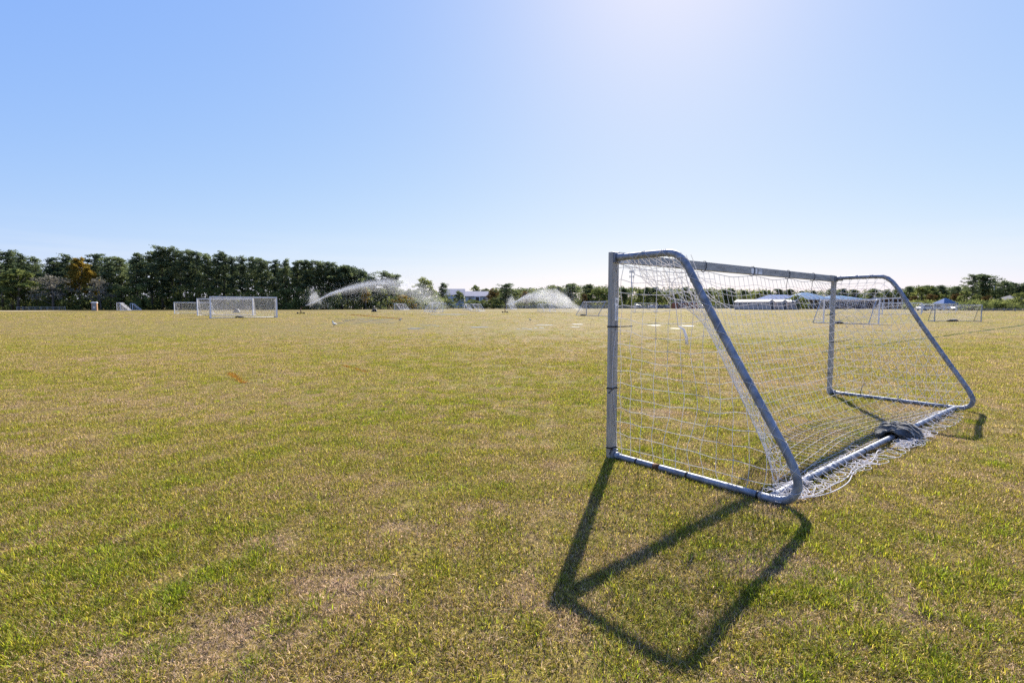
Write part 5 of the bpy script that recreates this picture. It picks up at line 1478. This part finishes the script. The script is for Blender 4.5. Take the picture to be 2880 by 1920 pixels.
# ------------------------------------------------------------------ fences
WOOD_RAIL = pbr('weathered_grey_timber', (0.30, 0.28, 0.26), 0.9, 0, 0.15, 3)
def rail_fence(pts, h, rails, label, mat, name='rail_fence'):
    t = empty(name, tuple(pts[0])); tag(t, label, 'fence')
    for p in pts: MB().box(np.array(p) + EZ * h / 2, (0.16, 0.16, h)).build('post', mat, t, world=True)
    for a, b in zip(pts[:-1], pts[1:]):
        for z in rails:
            A, B2 = np.array(a) + EZ * z, np.array(b) + EZ * z; d = B2 - A; L = np.linalg.norm(d); d /= L
            s = np.array([-d[1], d[0], 0])
            MB().box((A + B2) / 2 - s * 0.10, (L, 0.05, 0.14), (d, s, np.cross(d, s))).build('rail', mat, t, world=True)
rail_fence([at(px, 141 + 0.03 * px) for px in range(48, 186, 17)], 1.0, (0.45, 0.88), 'weathered split-rail fence at far left before the wood', WOOD_RAIL)
rail_fence([at(px, 124 - 0.03 * (px - 2760)) for px in range(2762, 2960, 31)], 0.72, (0.25, 0.58), 'pale low rail fence at the right edge before the bushes', WOOD_RAIL)
def mesh_panel_mat():
    m, n, l = new_mat('chain_link')
    out = n.new('ShaderNodeOutputMaterial'); d = n.new('ShaderNodeBsdfDiffuse'); d.inputs[0].default_value = (0.25, 0.27, 0.29, 1)
    tr = n.new('ShaderNodeBsdfTransparent'); ms = n.new('ShaderNodeMixShader'); ms.inputs[0].default_value = 0.28
    l.new(tr.outputs[0], ms.inputs[1]); l.new(d.outputs[0], ms.inputs[2]); l.new(ms.outputs[0], out.inputs[0]); return m
LINK = mesh_panel_mat()
pts = [at(px, 199) for px in range(1362, 2080, 27)]
t = empty('chain_link_fence', tuple(pts[0])); tag(t, 'chain-link fence along the far side of the field', 'fence')
for p in pts: MB().tube([np.array(p), np.array(p) + EZ * 1.3], 0.05, 6).build('post', GREY_STEEL, t, world=True)
for a, b in zip(pts[:-1], pts[1:]):
    MB().tube([np.array(a) + EZ * 1.25, np.array(b) + EZ * 1.25], 0.035, 5).build('top_rail', GREY_STEEL, t, world=True)
    A, B2 = np.array(a) + [0, 0.05, 0], np.array(b) + [0, 0.05, 0]
    MB().box((A + B2) / 2 + EZ * 0.62, (abs(B2[0] - A[0]) - 0.1, 0.012, 1.2)).build('wire_panel', LINK, t, world=True)

# ------------------------------------------------------------------ mast, light pole
t = empty('mast', at(1775, 400)); tag(t, 'tall thin phone mast with two rings of antennas above the trees', 'mast')
H = zat(761, 400) - gz(400)
MB().tube([(0, 0, 0), (0, 0, H * 0.5), (0, 0, H)], [0.5, 0.38, 0.25], 8).build('pole', GREY_STEEL, t)
for zz_, n_ in ((H - 0.8, 9), (H - 4.6, 6)):
    m = MB(); m.tube([(1.3 * math.cos(a), 1.3 * math.sin(a), zz_) for a in np.linspace(0, 2 * math.pi, 13)], 0.08, 5); m.build('antenna_ring', GREY_STEEL, t)
    for k in range(n_):
        a = 2 * math.pi * k / n_ + 0.2
        MB().box((1.45 * math.cos(a), 1.45 * math.sin(a), zz_), (0.35, 0.35, 1.9)).build('antenna', GREY_STEEL, t)
t = empty('light_pole', at(2793, 186)); tag(t, 'tall field light pole with crossarm of lamps at right', 'light pole')
H = zat(793, 186) - gz(186)
MB().tube([(0, 0, 0), (0, 0, H)], [0.16, 0.09], 8).build('pole', GREY_STEEL, t)
MB().box((0, 0, H - 0.3), (1.7, 0.12, 0.12)).build('crossarm', GREY_STEEL, t)
for x in (-0.75, -0.25, 0.25, 0.75): MB().box((x, -0.1, H - 0.1), (0.34, 0.3, 0.3)).build('lamp', DARK_METAL, t)

# ------------------------------------------------------------------ parked cars
CAR_MATS = {'silver': pbr('silver_car_paint', (0.55, 0.57, 0.60), 0.25, 0.4, 0.03, 2), 'white': pbr('white_car_paint', (0.80, 0.80, 0.80), 0.25, 0, 0.03, 2), 'dark': pbr('dark_car_paint', (0.05, 0.055, 0.07), 0.25, 0.2, 0.05, 2), 'red': pbr('red_car_paint', (0.30, 0.03, 0.03), 0.25, 0.1, 0.05, 2), 'blue': pbr('blue_car_paint', (0.06, 0.10, 0.22), 0.25, 0.2, 0.05, 2)}
LAMP = pbr('lamp_lens', (0.7, 0.7, 0.65), 0.2, 0, 0.05, 2)
def car(px, y, rz, paint, label):
    t = empty('parked_car', at(px, y), rz); tag(t, label, 'car', 'cars parked beyond the field')
    body = [(-2.15, 0.35), (-2.15, 0.78), (-1.95, 0.88), (-1.2, 0.93), (1.0, 0.93), (1.9, 0.80), (2.12, 0.66), (2.15, 0.35)]
    cab = [(-1.75, 0.90), (-1.25, 1.40), (-0.95, 1.46), (0.25, 1.46), (0.55, 1.40), (1.15, 0.90)]
    o = MB().prism([(x, -0.88, z) for x, z in body], (0, 0, 0), (0, 1.76, 0)).prism([(x, -0.74, z) for x, z in cab], (0, 0, 0), (0, 1.48, 0)).build('body', CAR_MATS[paint], t)
    bv = o.modifiers.new('bevel', 'BEVEL'); bv.width = 0.06; bv.segments = 2
    for k in (-1, 1):
        for xs_ in ([(-1.45, 0.96), (-1.12, 1.36), (-0.42, 1.38), (-0.42, 0.96)], [(-0.34, 0.96), (-0.34, 1.38), (0.33, 1.36), (0.85, 0.96)]):
            MB().prism([(x, 0.735 * k, z) for x, z in xs_], (0, 0, 0), (0, 0.02 * k, 0)).build('side_window', GLASS, t)
        for x in (-1.32, 1.35):
            w = MB().tube([(x, 0.80 * k - 0.1, 0.33), (x, 0.80 * k + 0.1, 0.33)], 0.33, 16).build('wheel', RUBBER, t)
            MB().tube([(x, 0.80 * k + 0.1 * k, 0.33), (x, 0.80 * k + 0.115 * k, 0.33)], 0.2, 12).build('rim', GREY_STEEL, w)
        MB().box((2.13, 0.62 * k, 0.66), (0.08, 0.34, 0.14)).build('headlight', LAMP, t)
        MB().box((-2.14, 0.62 * k, 0.74), (0.06, 0.30, 0.14)).build('tail_light', CAR_MATS['red'], t)
    MB().prism([(0.60, -0.66, 1.36), (1.12, -0.66, 0.94), (1.12, 0.66, 0.94), (0.60, 0.66, 1.36)], (0, 0, 0.0), (0.03, 0, 0.03)).build('windscreen', GLASS, t)
    MB().prism([(-1.28, -0.66, 1.36), (-1.70, -0.66, 0.94), (-1.70, 0.66, 0.94), (-1.28, 0.66, 1.36)], (0, 0, 0.0), (-0.03, 0, 0.03)).build('rear_window', GLASS, t)
car(2602, 132, R(15), 'silver', 'silver car parked left of the blue pavilion')
car(2628, 139, R(80), 'white', 'white car parked end-on behind the silver one')
car(2661, 146, R(0), 'white', 'white car parked under the trees behind the pavilion')
car(2703, 138, R(170), 'silver', 'pale car parked right of the pavilion')
car(2676, 148, R(60), 'dark', 'dark car parked between the white and pale ones')
for i, (px, cl, lb) in enumerate(((1838, 'white', 'white car left in the row behind the far fence'), (1856, 'dark', 'dark car second in the row behind the far fence'), (1872, 'silver', 'silver car third in the row behind the far fence'),
                                  (1975, 'white', 'white car right of the low orange building'), (1790, 'silver', 'silver car alone behind the thin distant goal'))):
    car(px, 205 + i, R(20 + 40 * i), cl, lb)
